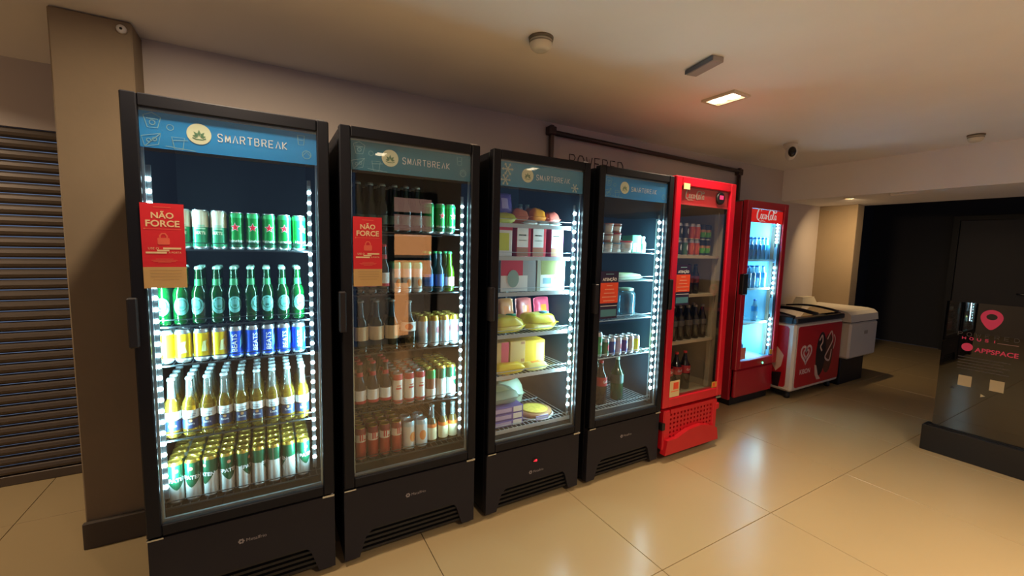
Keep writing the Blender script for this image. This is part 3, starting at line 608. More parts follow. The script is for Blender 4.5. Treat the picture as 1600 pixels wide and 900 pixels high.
def metal_fridge(x0, W, y0, label, D=.80, H=2.0, header=None, snow=False, display=False, shelf_m=None, shelf_deck=None, zs=(), leds=(), watts=0, group='black display fridges', big=None, liner_m=None, rails=False):
    liner_b = liner_m or LINER
    t = thing('display_fridge', label, 'fridge', (x0, y0, 0), 0, group)
    zb = .415
    mb = MB().box(0, .03, .052, D, .03, H-.01, black, .002).box(W-.03, W, .052, D, .03, H-.01, black, .002).box(.03, W-.03, .052, D, H-.045, H-.01, black).box(.03, W-.03, .052, D, zb-.03, zb, black).box(.03, W-.03, D-.03, D, .05, H-.045, black)
    part('cabinet', mb, t)
    part('liner', MB().box(.03, .034, .056, D-.034, zb, H-.05, liner_b).box(W-.034, W-.03, .056, D-.034, zb, H-.05, liner_b).box(.034, W-.034, D-.036, D-.03, zb, H-.05, liner_b).box(.034, W-.034, .06, D-.036, zb, zb+.004, liner_b), t)
    b = .045; z0 = .385; dm = MB()
    dm.box(0, b, 0, .045, z0, H, black, .004).box(W-b, W, 0, .045, z0, H, black, .004).box(b, W-b, 0, .045, H-b, H, black, .004).box(b, W-b, 0, .045, z0, z0+b, black, .004)
    d = part('door_frame', dm, t)
    part('glass_pane', MB().box(b-.004, W-b+.004, .008, .012, z0+b-.004, H-b+.004, glass), d)
    g = MB(); e = .007
    for q in ((b, b+e, z0+b, H-b), (W-b-e, W-b, z0+b, H-b), (b+e, W-b-e, z0+b, z0+b+e), (b+e, W-b-e, H-b-e, H-b)): g.box(q[0], q[1], .026, .036, q[2], q[3], alu)
    part('glass_spacer', g, d)
    part('door_gasket', MB().box(.004, .03, .045, .052, z0, H-.012, black2).box(W-.03, W-.004, .045, .052, z0, H-.012, black2).box(.03, W-.03, .045, .052, H-.04, H-.012, black2).box(.03, W-.03, .045, .052, z0, zb, black2), d)
    part('handle', MB().box(-.012, .018, -.014, .03, 1.115, 1.295, M('handle_grey', '#232123', .45, spec=.3), .005), d)
    part('hinge', MB().box(W-.05, W-.002, .0, .04, z0-.012, z0-.003, chrome).tube([(W-.01, .012, z0-.018), (W-.01, .012, z0+.002)], .007, chrome), d, 'small chrome hinge')
    part('hinge', MB().box(.0, .05, -.002, .03, z0-.010, z0-.004, chrome), d); part('top_hinge', MB().box(W-.05, W-.015, .01, .05, H, H+.006, chrome), d)
    # lower housing with arched air intake
    zt = .372; q = [(0, .03), (.066, .03)]+[(.070+.008*k, .045+.025*k) for k in range(4)]+[(.112, .14), (.128, .152), (.15, .157), (W-.14, .157), (W-.118, .150), (W-.104, .137)]+[(W-.094+.008*k, .112-.025*k) for k in range(4)]+[(W-.066, .03), (W, .03), (W, zt), (0, zt)]
    lp = part('lower_panel', MB().prism(q, .012, .05, grey_p), t)
    for k in range(5): part('grille_slat', MB().box(.07+.012*max(0, k-2), W-.07-.012*max(0, k-2), .030, .048, .040+k*.024, .052+k*.024, black2), lp)
    part('grille_back', MB().box(.06, W-.06, .06, .07, .03, .17, M('intake_dark', '#0a0a0c', .8)), lp)
    lz = .272 if not display else .205
    decal('lettering', text2('Metalfrio', w=.072), M('badge_grey', '#8d8688', .5), lp, (W/2+.022, .0112, lz)); decal('badge_flower', merge(*[poly2(circ(.0042, 8, .0075*math.cos(k*math.pi/3), .0075*math.sin(k*math.pi/3))) for k in range(6)]), M('badge_grey'), lp, (W/2-.032, .0112, lz))
    if display:
        part('temperature_display', MB().box(W/2-.022, W/2+.012, .006, .012, .262, .284, M('display_black', '#1c0a0c', .2), .002), lp); decal('digits', merge(*[move(text2('-18', h=.013), 0, 0)]), emis_mat('digit_red', (1, .02, .04), 5, False), lp, (W/2-.005, .0054, .273))
    for xx in (.05, W-.05):
        for yy in (.1, D-.08): part('foot', MB().lathe([(.02, 0), (.018, .03)], black2, 12, (xx, yy, 0)), t)
    if header: brand_header(t, W, 1.822, 1.945, header, W=W, snow=snow) if False else brand_header(t, W, 1.822, 1.945, header, snow=snow)
    for z in zs: wire_shelf(t, W, D, z, shelf_m or wire, deck=shelf_deck)
    if rails:
        for xx in (.040, W-.126): part('shelf_rail', MB().box(xx, xx+.010, D-.05, D-.038, zb+.004, 1.75, wire_w), t)
        part('shelf_rail', MB().box(W-.042, W-.034, .09, .10, zb+.02, 1.72, wire_w), t)
    for side, zz in leds:
        if side == 'L': led_strip(t, .058, .046, zz, (.55, .84), watts)
        else: led_strip(t, W-.075, .046, zz, (-.5, .87), watts, big)
    return t
def ledz(a, b, n): return [a+(b-a)*k/(n-1) for k in range(n)]
F1, F2, F3, F4 = -.026, .666, 1.394, 2.104
t1 = metal_fridge(F1, .651, 0, 'leftmost black glass-door fridge full of green and yellow beers', header=blue_h, zs=(1.466, 1.172, 1.022, .725, .452), leds=(('L', ledz(.555, 1.715, 28)), ('R', ledz(.555, 1.71, 28))), watts=LED_W['a'])
red_notice(t1, .038, 1.327, 1.628)
t2 = metal_fridge(F2, .654, 0, 'second black fridge from left, dim, with mixed bottles and red notice', header=blue_d, zs=(1.562, 1.268, .988, .708, .462), leds=(('R', ledz(.552, 1.70, 26)),), watts=LED_W['b'])
red_notice(t2, .050, 1.316, 1.62)
t3 = metal_fridge(F3, .638, 0, 'third black fridge from left, bright, with frozen foods and snowflake header', header=blue_3, snow=True, display=True, shelf_m=wire_w, shelf_deck=M('shelf_strip', '#b8c4c8', .4), zs=(1.632, 1.452, 1.252, 1.015, .78, .466), leds=(('R', ledz(.556, 1.708, 23)),), watts=LED_W['c'], big=LED_BIG, liner_m=LINER_LIT, rails=True)
t4 = metal_fridge(F4, .648, 0, 'rightmost black fridge with soft drinks and navy notice beside red fridge', header=blue_h, shelf_m=wire_w, zs=(1.488, 1.304, 1.049, .802, .46), leds=(('R', ledz(.552, 1.694, 24)),), watts=LED_W['d'], big=LED_BIG, liner_m=LINER_LIT, rails=True)
dark_notice(t4, .035, 1.078, 1.372)
# ------------------------------------------------------------------ contents: leftmost fridge
c9 = [.040+.0576*k for k in range(9)]; LF = 'leftmost fridge'
rank('mate_can', 'drink_can', 'can', 'pale green tall can', [.111, .168, .227], 0, 0, 1.466, .115, 2, .06, f'top shelf, {LF}', [0, .1, -.1])
rank('star_can', 'drink_can', 'can', 'green can with red star', [.287, .344, .401, .457, .512], 0, 0, 1.466, .115, 2, .06, f'top shelf, {LF}', [-.15, 0, .05, .0, .55])
rank('green_bottle', 'beer_bottle', 'bottle', 'green beer bottle with oval label', c9, 0, 0, 1.172, .118, 3, .062, f'second shelf, {LF}', [.0, .1, -.35, .25, .1, .9, .05, .25, .35])
rank('yellow_can', 'drink_can', 'can', 'yellow drink can', c9[:4], 0, 0, 1.022, .115, 2, .06, f'third shelf, {LF}', [-.4, .1, .45, .5])
rank('blue_can', 'drink_can', 'can', 'bright blue drink can', c9[4:], 0, 0, 1.022, .115, 2, .06, f'third shelf, {LF}', [0, .6, .2, .35, .3])
rank('pale_bottle', 'beer_bottle', 'bottle', 'clear golden beer bottle', [.052+.0572*k for k in range(9)], 0, 0, .725, .112, 4, .062, f'fourth shelf, {LF}', [.1, .05, -.1, 0, .1, -.05, .1, 0, .1])
rank('shield_can', 'drink_can', 'can', 'gold-lidded green and white can', [.050+.0572*k for k in range(9)], 0, 0, .452, .112, 6, .0565, f'bottom shelf, {LF}', [.25, -.15, -.7, .35, 1.0, 1.7, 3.0, -1.6, .4])
# ------------------------------------------------------------------ contents: second fridge
SF = 'second fridge'
rank('dark_green_bottle', 'beer_bottle', 'bottle', 'dark green bottle', [.757+.0555*k for k in range(6)], 0, 0, 1.562, .112, 3, .06, f'top shelf, {SF}')
rank('star_can', 'drink_can', 'can', 'green can with red star', [1.095, 1.152, 1.208], 0, 0, 1.562, .112, 2, .06, f'top shelf, {SF}', [1.6, .2, .3])
rank('dark_label_bottle', 'beer_bottle', 'bottle', 'dark brown bottle', [.757, .815, .872], 0, 0, 1.268, .112, 2, .06, f'second shelf, {SF}')
rank('slim_pale_can', 'drink_can', 'can', 'slim pale can with mint top', [.932, .985, 1.038], 0, 0, 1.268, .112, 2, .056, f'second shelf, {SF}', [.2, .2, .2])
rank('tall_blue_bottle', 'drink_bottle', 'bottle', 'blue-green bottle with blue label', [1.094, 1.150], 0, 0, 1.268, .112, 2, .056, f'second shelf, {SF}')
rank('tall_green_bottle', 'drink_bottle', 'bottle', 'lime green bottle with cream label', [1.206], 0, 0, 1.268, .112, 2, .056, f'second shelf, {SF}')
rank('wide_label_bottle', 'drink_bottle', 'bottle', 'wide dark bottle with cream label', [.765, .838, .911], 0, 0, .988, .118, 2, .075, f'third shelf, {SF}')
rank('round_label_bottle', 'drink_bottle', 'bottle', 'olive bottle with white neck and label', [.994], 0, 0, .988, .12, 1, .075, f'third shelf, {SF}')
rank('silver_can', 'drink_can', 'can', 'silver can with gold lid', [1.065, 1.123, 1.181, 1.235], 0, 0, .988, .112, 3, .058, f'third shelf, {SF}', [.9, .6, 1.2, .3])
rank('dark_label_bottle', 'beer_bottle', 'bottle', 'dark brown bottle with white label', [.757, .818, .878], 0, 0, .708, .112, 3, .06, f'fourth shelf, {SF}', [.1, .1, .1])
rank('red_white_can', 'drink_can', 'can', 'white can with red rim', [.938, .996, 1.052], 0, 0, .708, .112, 5, .056, f'fourth shelf, {SF}')
rank('brown_green_can', 'drink_can', 'can', 'brown and green can with gold lid', [1.108], 0, 0, .708, .112, 5, .056, f'fourth shelf, {SF}')
rank('shield_can', 'drink_can', 'can', 'green and white can with gold lid', [1.164, 1.220], 0, 0, .708, .112, 5, .056, f'fourth shelf, {SF}', [2.4, .9])
rank('gold_red_can', 'drink_can', 'can', 'brick red can with gold lid', [.757+.0575*k for k in range(4)], 0, 0, .462, .108, 4, .056, f'bottom shelf, {SF}', [.3, .3, .2, .5])
rank('pale_fruit_can', 'drink_can', 'can', 'stubby pale can with orange fruit print', [.993, 1.059], 0, 0, .462, .112, 2, .069, f'bottom shelf, {SF}', [.5, .0])
rank('orange_label_bottle', 'drink_bottle', 'bottle', 'orange-label bottle', [1.122, 1.185, 1.240], 0, 0, .462, .13, 1, .056, f'bottom shelf, {SF}')
# ------------------------------------------------------------------ contents: third fridge (frozen foods)
def fm(n, c='#808080', rough=.38): return M('pack_'+n, c, rough, coat=.15)
or_, pk, ye, pu, gr, wh, tan, lil, oli, brn = fm('orange', '#e8822a'), fm('pink', '#d8506a'), fm('yellow', '#e8cc1e'), fm('purple', '#6a5aa8'), fm('green', '#3a9a5a'), fm('white', '#e4e4dc'), fm('tan', '#cfae72'), fm('lilac', '#b8acd8'), fm('olive', '#8a8a4a'), fm('brown', '#a87452')
rd, lime, sky, mg, gy = fm('red', '#c8303a'), fm('lime', '#c8d038'), fm('sky', '#6ab0d8'), fm('magenta', '#b83a78'), fm('greygreen', '#8fa898')
T = 'third fridge'
z = 1.632
pouch(f'yellow-green pouch at left on top shelf, {T}', 'pouch', 1.525, .125, z, .115, .09, .06, lime, ye, seed=3)
pouch(f'purple and white pouch leaning at left on top shelf, {T}', 'pouch', 1.55, .195, z+.115, .10, .12, .035, pu, lil, (math.radians(78), 0, .1), seed=4, print_m=None)
pouch(f'dusky orange bag on top shelf, {T}', 'pouch', 1.655, .21, z, .105, .14, .095, fm('rust', '#d8744a'), or_, seed=5)
pouch(f'vivid orange bag in middle of top shelf, {T}', 'pouch', 1.775, .21, z, .10, .14, .105, fm('vivid', '#f0901e'), or_, seed=6)
pouch(f'salmon pink bag at right on top shelf, {T}', 'pouch', 1.885, .21, z, .085, .14, .09, fm('salmon', '#dd6a5a'), rd, seed=7)
for k, x in enumerate((1.69, 1.77, 1.85)): pouch(f'small red and white sachet, {ORD[k]}, front of top shelf, {T}', 'sachet', x, .105, z, .075, .05, .024, wh, rd, seed=8+k, group='small sachets', name='food_sachet')
t = thing('round_tub', f'red round tub at back of top shelf, {T}', 'tub', (1.915, .42, z)); part('tub', MB().lathe([(.045, 0), (.055, .10)], rd, 18), t); part('lid', MB().lathe([(.058, .10), (.058, .115), (.03, .118)], M('pack_pinkred', '#d8606a', .4), 18), t)
for k, x in enumerate((1.775, 1.825)):
    t = thing('small_jar', f'pale slim jar, {ORD[k]}, back of top shelf, {T}', 'jar', (x, .36, z), 0, 'slim jars'); part('jar_body', MB().lathe([(.016, 0), (.016, .115), (.011, .125)], wh, 12), t); part('lid', MB().lathe([(.013, .125), (.013, .142)], gy, 12), t)
z = 1.452
carton(f'white carton with lime panel at left on second shelf, {T}', 'carton', 1.47, 1.572, .10, .24, z, .160, wh, [('lime_panel', (.12, .2, .8, .8), lime), ('red_strip', (0, .9, 1, 1), rd)])
for k, (a, b) in enumerate(((1.60, 1.695), (1.706, 1.80), (1.835, 1.925))):
    carton(f'white-fronted carton with red edge, {ORD[k]}, second shelf, {T}', 'carton', a, b, .10, .25, z, .163, [rd, rd, mg][k], [('white_panel', (.03, .32, .8, .98), wh), ('picture_panel', (.03, .02, .8, .30), brn), ('small_text', (.15, .72, .65, .76), gr), ('small_text', (.15, .55, .68, .57), gy)], group='white-fronted cartons')
z = 1.252
c1 = carton(f'large red and white carton on third shelf, {T}', 'carton', 1.50, 1.735, .10, .27, z, .185, fm('grey', '#9a9a98'), [('red_panel', (.02, .5, .62, .99), rd), ('white_panel', (.02, .02, .76, .5), wh)])
decal('leaf_picture', poly2(circ(.038, 16, 0, 0, .05)), gy, c1, (-.035, -.0868, .075))
c2 = carton(f'large olive and white carton on third shelf, {T}', 'carton', 1.745, 1.945, .10, .27, z, .19, wh, [('olive_panel', (.12, .5, .75, .98), oli), ('speckled_edge', (.0, .02, .11, .98), fm('speckle', '#a8a890')), ('green_corner', (.76, .8, 1, .99), gr), ('blue_text', (.2, .22, .5, .40), fm('bluegrey', '#8fb0bc'))])
decal('food_picture', poly2([(.04, -.04), (.075, -.045), (.085, .04), (.06, .06), (.045, .02), (.02, -.01)]), brn, c2, (0, -.0868, .085))
z = 1.015
pouch(f'yellow snack bag with green print at left on fourth shelf, {T}', 'bag', 1.565, .165, z, .195, .17, .095, ye, fm('yolk', '#e8b41e'), (0, 0, .06), seed=21, print_m=gr)
pouch(f'yellow snack bag with blue print at right on fourth shelf, {T}', 'bag', 1.795, .165, z, .195, .17, .10, ye, fm('paleyellow', '#efe27a'), (0, 0, -.05), seed=22, print_m=sky)
for k, (x, mm, nm) in enumerate(((1.52, tan, 'tan'), (1.655, fm('peach', '#e09050'), 'peach'), (1.79, fm('coral', '#d8706a'), 'coral'), (1.925, pk, 'pink'))):
    pouch(f'{nm} bag behind the yellow snack bags on fourth shelf, {T}', 'bag', x, .34, z+.085, .11, .17, .05, mm, or_, (math.radians(80), 0, .1), seed=30+k)
z = .78
carton(f'narrow tan carton with pink side on fifth shelf, {T}', 'carton', 1.49, 1.60, .16, .30, z, .17, tan, [('pink_panel', (.55, 0, 1, 1), pk)])
carton(f'tan carton with dark print on fifth shelf, {T}', 'carton', 1.61, 1.715, .16, .30, z, .17, tan, [('dark_print', (.7, .88, .95, .97), brn), ('dark_print', (.72, .25, .95, .36), brn)])
carton(f'yellow carton on fifth shelf, {T}', 'carton', 1.725, 1.86, .16, .30, z, .165, fm('maize', '#e2b93a'), [('pale_panel', (.55, .1, .95, .9), fm('paleyellow'))], -.12)
pouch(f'bright yellow bag at front of fifth shelf, {T}', 'bag', 1.575, .115, z, .19, .07, .062, ye, fm('yolk'), seed=41); pouch(f'pale yellow and orange bag at front of fifth shelf, {T}', 'bag', 1.755, .115, z, .15, .07, .05, fm('paleyellow'), or_, seed=42)
z = .466
for k in range(3):
    carton(f'flat purple carton with white label, {["bottom", "middle", "top"][k]} of stack, bottom shelf, {T}', 'carton', 1.475, 1.675, .10, .30, z+k*.040, .038, pu, [('lilac_panel', (.05, .2, .6, .8), lil), ('white_label', (.66, .08, .95, .9), wh)], group='stacked purple cartons', flaps=False)
pouch(f'pale green bag on the purple cartons in {T}', 'bag', 1.56, .20, z+.121, .20, .18, .085, gy, fm('mint', '#b8ccb0'), (0, 0, .05), seed=51); pouch(f'peach and green bag behind the purple cartons in {T}', 'bag', 1.71, .40, z, .22, .18, .19, fm('sage', '#9aa890'), fm('peach'), seed=52)
t = thing('pizza_pack', f'round wrapped pizza on bottom shelf, {T}', 'pizza', (1.82, .21, z+.002))
part('crust', MB().lathe([(.105, .004), (.116, .012), (.112, .026), (.09, .03)], brn, 28), t); part('topping', MB().lathe([(.09, .03), (.07, .034), (.03, .035)], M('pizza_topping', '#d8b04a', .6, noise=(40, .5)), 28), t)
part('backing_card', MB().lathe([(.125, 0), (.125, .004)], wh, 28), t); part('label', MB().box(-.06, .03, -.121, -.117, .004, .028, lil), t)
# ------------------------------------------------------------------ contents: fourth fridge
R4 = 'rightmost black fridge'; z = 1.488
for k, (x, y, zz, bo, li) in enumerate(((2.225, .125, 0, wh, fm('blue', '#2f5fb8')), (2.30, .125, 0, wh, gy), (2.37, .125, 0, wh, sky), (2.225, .125, .062, wh, wh), (2.30, .125, .062, brn, wh), (2.37, .125, .062, wh, rd), (2.30, .125, .124, wh, fm('rose', '#c89a90')), (2.37, .125, .124, brn, fm('rose')))):
    pot(f'small dairy pot, {["lower", "middle", "upper"][int(zz/.06)]} layer, {ORD[k % 3 if k < 6 else k-5]}, top shelf, {R4}', x, y, z+zz, .034, .060, bo, li, group='stacked dairy pots')
pot(f'red-lidded white pot at middle of top shelf, {R4}', 2.46, .12, z, .042, .075, wh, rd)
carton(f'low white carton at middle of top shelf, {R4}', 'carton', 2.42, 2.50, .20, .28, z, .085, wh, [('blue_print', (.1, .3, .9, .6), sky)])
carton(f'green and white carton at right on top shelf, {R4}', 'carton', 2.515, 2.60, .12, .22, z, .115, fm('jade', '#4fb088'), [('white_print', (.1, .05, .45, .55), wh), ('white_print', (.55, .05, .9, .55), wh)])
pet('white_bottle', .022, .11, M('milk_white', '#e6efec', .4), wh, (.02, .06, gy))
place('white_bottle', 'milk_bottle', (2.633, .14, z+.001), 0, f'small white bottle at right end of top shelf, {R4}', 'bottle', None)
z = 1.304
carton(f'flat orange and green carton on second shelf, {R4}', 'carton', 2.19, 2.38, .105, .26, z, .042, wh, [('green_panel', (.05, .15, .55, .85), fm('leaf', '#a8c060')), ('orange_panel', (.6, .1, .98, .9), or_)]); pouch(f'pale green flat bag on second shelf, {R4}', 'bag', 2.50, .17, z, .22, .16, .045, fm('mint'), fm('leaf'), seed=61)
pouch(f'sage green bag standing at left of second shelf, {R4}', 'bag', 2.31, .33, z+.06, .12, .13, .05, fm('mint'), fm('sage'), (math.radians(75), 0, 0), seed=62)
z = 1.049
t = thing('clear_canister', f'clear ribbed plastic canister on third shelf, {R4}', 'canister', (2.55, .19, z+.001)); part('canister', MB().lathe([(.06, 0), (.066, .01), (.066, .05), (.063, .055), (.066, .06), (.066, .15), (.05, .175)], drink_mat('canister_clear', '#6a98a8', .5, .6), 20), t); part('lid', MB().lathe([(.05, .175), (.052, .19), (.03, .195)], gy, 20), t)
z = .802
place('big_teal_can', 'drink_can', (2.245, .118, z+.001), 0, f'large teal can at left on fourth shelf, {R4}', 'can', None)
for k, (kd, ds) in enumerate((('cherry_green_can', 'green can with red mark'), ('cobalt_can', 'cobalt blue can'), ('lilac_can', 'pale lilac can with red mark'), ('violet_can', 'violet can'), ('steel_can', 'beige steel can'), ('lemon_can', 'lemon yellow can'))):
    for r in range(2): place(kd, 'drink_can', (2.306+k*.0565, .114+r*.056, z+.001), .2, f'{ds}, {ROW[r]}, fourth shelf, {R4}', 'can', f'{ds}s on fourth shelf')
z = .46
place('cola_bottle', 'drink_bottle', (2.325, .16, z+.001), .1, f'dark cola bottle with red label and cap, bottom of {R4}', 'bottle', None); place('green_pet_bottle', 'drink_bottle', (2.495, .18, z+.001), 0, f'dark green bottle with mint cap, bottom of {R4}', 'bottle', None); place('green_pet_bottle', 'drink_bottle', (2.40, .30, z+.001), 0, f'dark green bottle behind the cola bottle, bottom of {R4}', 'bottle', None)
# ------------------------------------------------------------------ red fridges
def red_fridge(x0, W, y0, H, label, D, frame, body, inner, zs, hz, b=.062, dz=.395):
    t = thing('red_display_fridge', label, 'fridge', (x0, y0, 0), 0, 'red display fridges')
    part('cabinet', MB().box(0, .035, .056, D, .06, H-.01, body, .004).box(W-.035, W, .056, D, .06, H-.01, body, .004).box(.035, W-.035, .056, D, H-.05, H-.01, body).box(.035, W-.035, .056, D, .40, .43, body).box(.035, W-.035, D-.03, D, .06, H-.05, body), t)
    part('liner', MB().box(.035, .039, .06, D-.034, .43, H-.05, inner).box(W-.039, W-.035, .06, D-.034, .43, H-.05, inner).box(.039, W-.039, D-.038, D-.03, .43, H-.05, inner).box(.039, W-.039, .06, D-.038, .43, .434, inner).box(.039, W-.039, .06, D-.038, H-.056, H-.05, inner), t)
    dm = MB().box(0, b, 0, .05, dz, H, frame, .006).box(W-b, W, 0, .05, dz, H, frame, .006).box(b, W-b, 0, .05, H-b, H, frame, .006).box(b, W-b, 0, .05, dz, dz+b+.008, frame, .006)
    d = part('door_frame', dm, t); part('glass_pane', MB().box(b-.004, W-b+.004, .012, .016, dz+b, H-b+.004, glass), d)
    part('door_seal', MB().box(.004, .035, .05, .056, dz, H-.012, black2).box(W-.035, W-.004, .05, .056, dz, H-.012, black2).box(.035, W-.035, .05, .056, H-.05, H-.012, black2).box(.035, W-.035, .05, .056, dz, .43, black2), d); part('door_gasket', MB().box(b, b+.008, .022, .04, dz+b+.008, H-b, black2).box(W-b-.008, W-b, .022, .04, dz+b+.008, H-b, black2), d)
    part('added_top_plate', MB().box(.002, W-.002, .058, D-.002, H-.01, H-.002, M('low_bounce_grey', '#4a4744', .8)), t)  # unseen grey plate added to keep red bounce off the ceiling
    for z in zs: wire_shelf(t, W, D, z, inner, solid=inner, y0=.085)
    part('shelf_rail', MB().box(W-.052, W-.039, .095, .125, .44, hz-.02, M('rail_beige', '#c2b498', .5)), t)
    hp = part('header_panel', MB().box(b, W-b, .022, .028, hz, H-b-.004, M('header_red', '#c8242e', .45)).box(b, W-b, .020, .022, hz, hz+.012, M('header_edge', '#d8404a', .45)), t, 'red header strip with white script')
    return t, d, hp
beige = M('beige_liner', '#b3a488', .6); white_l = M('white_liner', '#9fd6ec', .5)
t5, d5, h5 = red_fridge(2.765, .668, -.005, 2.01, 'bright red glass-door fridge, unlit, beside the rightmost black fridge', .80, red_c, red_dk, beige, (1.472, 1.185, .838), 1.825)
decal('lettering', script_logo(.215), M('script_grey', '#b8a89a', .5), h5, (.225, .0192, 1.895))
dp = part('temperature_display', MB().lathe([(.045, 0), (.045, .012), (.038, .016)], black2, 20), t5); dp.rotation_euler = (math.radians(90), 0, 0); dp.location = (.50, .02, 1.895)
decal('digits', text2('5', h=.03, bold=.02), emis_mat('digit_red'), dp, (.0, .004, .0172), (1, 0, 0), (0, 1, 0)) if False else decal('digits', merge(rect2(-.022, -.012, .022, .016)), emis_mat('digit_rose', (1, .05, .15), 1.4, False), dp, (0, .004, .0166), (1, 0, 0), (0, 1, 0))
part('handle', MB().box(-.004, .030, -.004, .03, 1.10, 1.315, black2, .006), d5, 'black recessed grip')
part('price_tag', MB().box(.072, .135, -.004, -.001, 1.925, 1.965, M('sticker_cream', '#e4cf96', .6)), d5); part('sticker', MB().box(.068, .170, .006, .0085, .468, .585, M('sticker_cream')).box(.105, .158, .0052, .006, .522, .572, orange_n).box(.080, .158, .0052, .006, .506, .511, orange_n), d5, 'cream information sticker')
part('sticker', MB().box(.545, .606, .006, .0085, .468, .512, M('sticker_amber', '#d8a03a', .6)).box(.555, .585, .0052, .006, .475, .505, orange_n), d5); dark_notice(t5, .064, 1.13, 1.411, .006)
part('door_hinge', MB().box(.60, .66, .0, .045, .378, .392, chrome), d5)
# perforated lower front
W5 = .668; lp = MB(); nx, nz = 13, 6; gx0, gx1, gz0, gz1 = .085, .575, .155, .350
cw, ch = (gx1-gx0)/nx, (gz1-gz0)/nz; red_l = M('cover_red', '#c81424', .42)
for i in range(nx):
    for j in range(nz):
        cx, cz = gx0+(i+.5)*cw, gz0+(j+.5)*ch; sq = [(-.5, -.5), (0, -.5), (.5, -.5), (.5, 0), (.5, .5), (0, .5), (-.5, .5), (-.5, 0)]
        oc = [(.0098*math.cos(math.radians(225+45*k)), .0098*math.sin(math.radians(225+45*k))) for k in range(8)]
        vs = [(cx+a*cw, .01, cz+c*ch) for a, c in sq]+[(cx+a, .01, cz+c) for a, c in oc]+[(cx+a, .022, cz+c) for a, c in oc]
        lp.add(vs, [[k, (k+1) % 8, 8+(k+1) % 8, 8+k] for k in range(8)]+[[8+k, 8+(k+1) % 8, 16+(k+1) % 8, 16+k] for k in range(8)], red_l)
lp.box(.02, gx0, .0, .05, .085, .378, red_l, .008).box(gx1, W5-.045, .0, .05, .085, .378, red_l, .008).box(gx0, gx1, .0, .04, gz1, .378, red_l).box(gx0, gx1, .0, .04, .085, gz0, red_l)
lo5 = part('lower_cover', lp, t5, 'red perforated lower cover')
lip = [(0, .06), (.62, .06), (.60, .155), (.52, .19), (.40, .215), (.25, .205), (.12, .165), (.02, .165)]
part('cover_lip', MB().prism([(.02+x*.97, z) for x, z in lip], -.025, .02, M('lip_red', '#c01722', .42)), lo5)
part('cover_latch', MB().box(.60, .645, -.004, .03, .29, .34, red_l, .006), lo5); part('cover_latch', MB().box(.0, .03, -.004, .03, .24, .29, M('label_black')), lo5); part('intake_screen', MB().box(.05, .62, .10, .11, .08, .38, M('intake_dark')), lo5)
for xx in (.06, .60):
    for yy in (.12, .70): part('foot', MB().lathe([(.022, 0), (.018, .06)], black2, 12, (xx, yy, 0)), t5)
R5 = 'unlit red fridge'; z = 1.472
for k, (kd, ds, x) in enumerate((('dark_can', 'dark can', 2.985), ('moss_can', 'grey-green can', 3.055))): place(kd, 'drink_can', (x, .13, z+.001), 0, f'{ds} on top shelf, {R5}', 'can', None); place('dark_can', 'drink_can', (x, .13, z+.120), 0, f'dark can stacked on the {ds} in {R5}', 'can', None)
for k, x in enumerate((3.125, 3.187)):
    for lv in range(2): place('orange_can', 'drink_can', (x, .13, z+.001+lv*.119), .1, f'orange can, {["left", "right"][k]} stack, {["lower", "upper"][lv]}, top shelf, {R5}', 'can', 'orange cans')
for k, x in enumerate((3.252, 3.316)):
    for lv in range(2): place('lime_can', 'drink_can', (x, .13, z+.001+lv*.119), .1, f'black and lime can, {["left", "right"][k]} stack, {["lower", "upper"][lv]}, top shelf, {R5}', 'can', 'black and lime cans')
rank('small_cola_bottle', 'drink_bottle', 'bottle', 'small dark bottle', [3.16, 3.23], 0, 0, 1.185, .15, 1, .07, f'second shelf, {R5}')
rank('grey_cola_bottle', 'drink_bottle', 'bottle', 'dark cola bottle with pale cap', [2.99, 3.07, 3.16, 3.245, 3.33], 0, 0, .838, .14, 2, .08, f'third shelf, {R5}')
rank('cola_bottle', 'drink_bottle', 'bottle', 'large dark cola bottle with red label', [3.0, 3.10, 3.20], 0, 0, .434, .17, 1, .1, f'bottom, {R5}')
# lit red fridge
t6, d6, h6 = red_fridge(4.265, .705, .40, 2.0, 'deep red fridge lit inside, with water bottles, beside the chest freezer', .44, red_dk, red_dk, white_l, (1.44, 1.154, .804), 1.80, .07, .372)
part('header_sheet', MB().box(.075, .63, .016, .020, 1.803, 1.922, M('header_bright', '#e0241f', .4, emit='#e0241f', estr=.55)), h6); decal('lettering', script_logo(.36), M('script_lit', '#e6e2de', .5, emit='#e6e2de', estr=.4), h6, (.35, .0152, 1.872))
part('handle', MB().box(-.004, .075, -.012, .03, 1.108, 1.308, black2, .006), d6, 'black plastic grip')
part('sticker', MB().box(.074, .155, .006, .0085, .47, .585, M('sticker_rose', '#e08a80', .6)), d6); part('sticker', MB().box(.585, .632, .006, .0085, .47, .52, M('sticker_amber')), d6)
for a, b_ in ((1.62, 1.80), (1.10, 1.36), (.56, .83)): led_strip(t6, .705-.095, .052, ledz(a, b_, 6), (-.6, .8), LED_W['f']/3, LED_BIG)
part('lower_front', MB().box(.03, .675, .012, .05, .085, .362, red_dk, .012), t6); part('kick_base', MB().box(.03, .675,   .06, .40, .0, .085, black2), t6)
gl = part('indicator_bezel', MB().lathe([(.02, 0), (.02, .008), (.014, .01)], black2, 14), t6); gl.rotation_euler = (math.radians(90), 0, 0); gl.location = (.45, .008, .40)
part('indicator_lamp', MB().lathe([(.011, .008), (.009, .014)], emis_mat('green_lamp', (.1, 1, .35), 6, False), 12), gl)
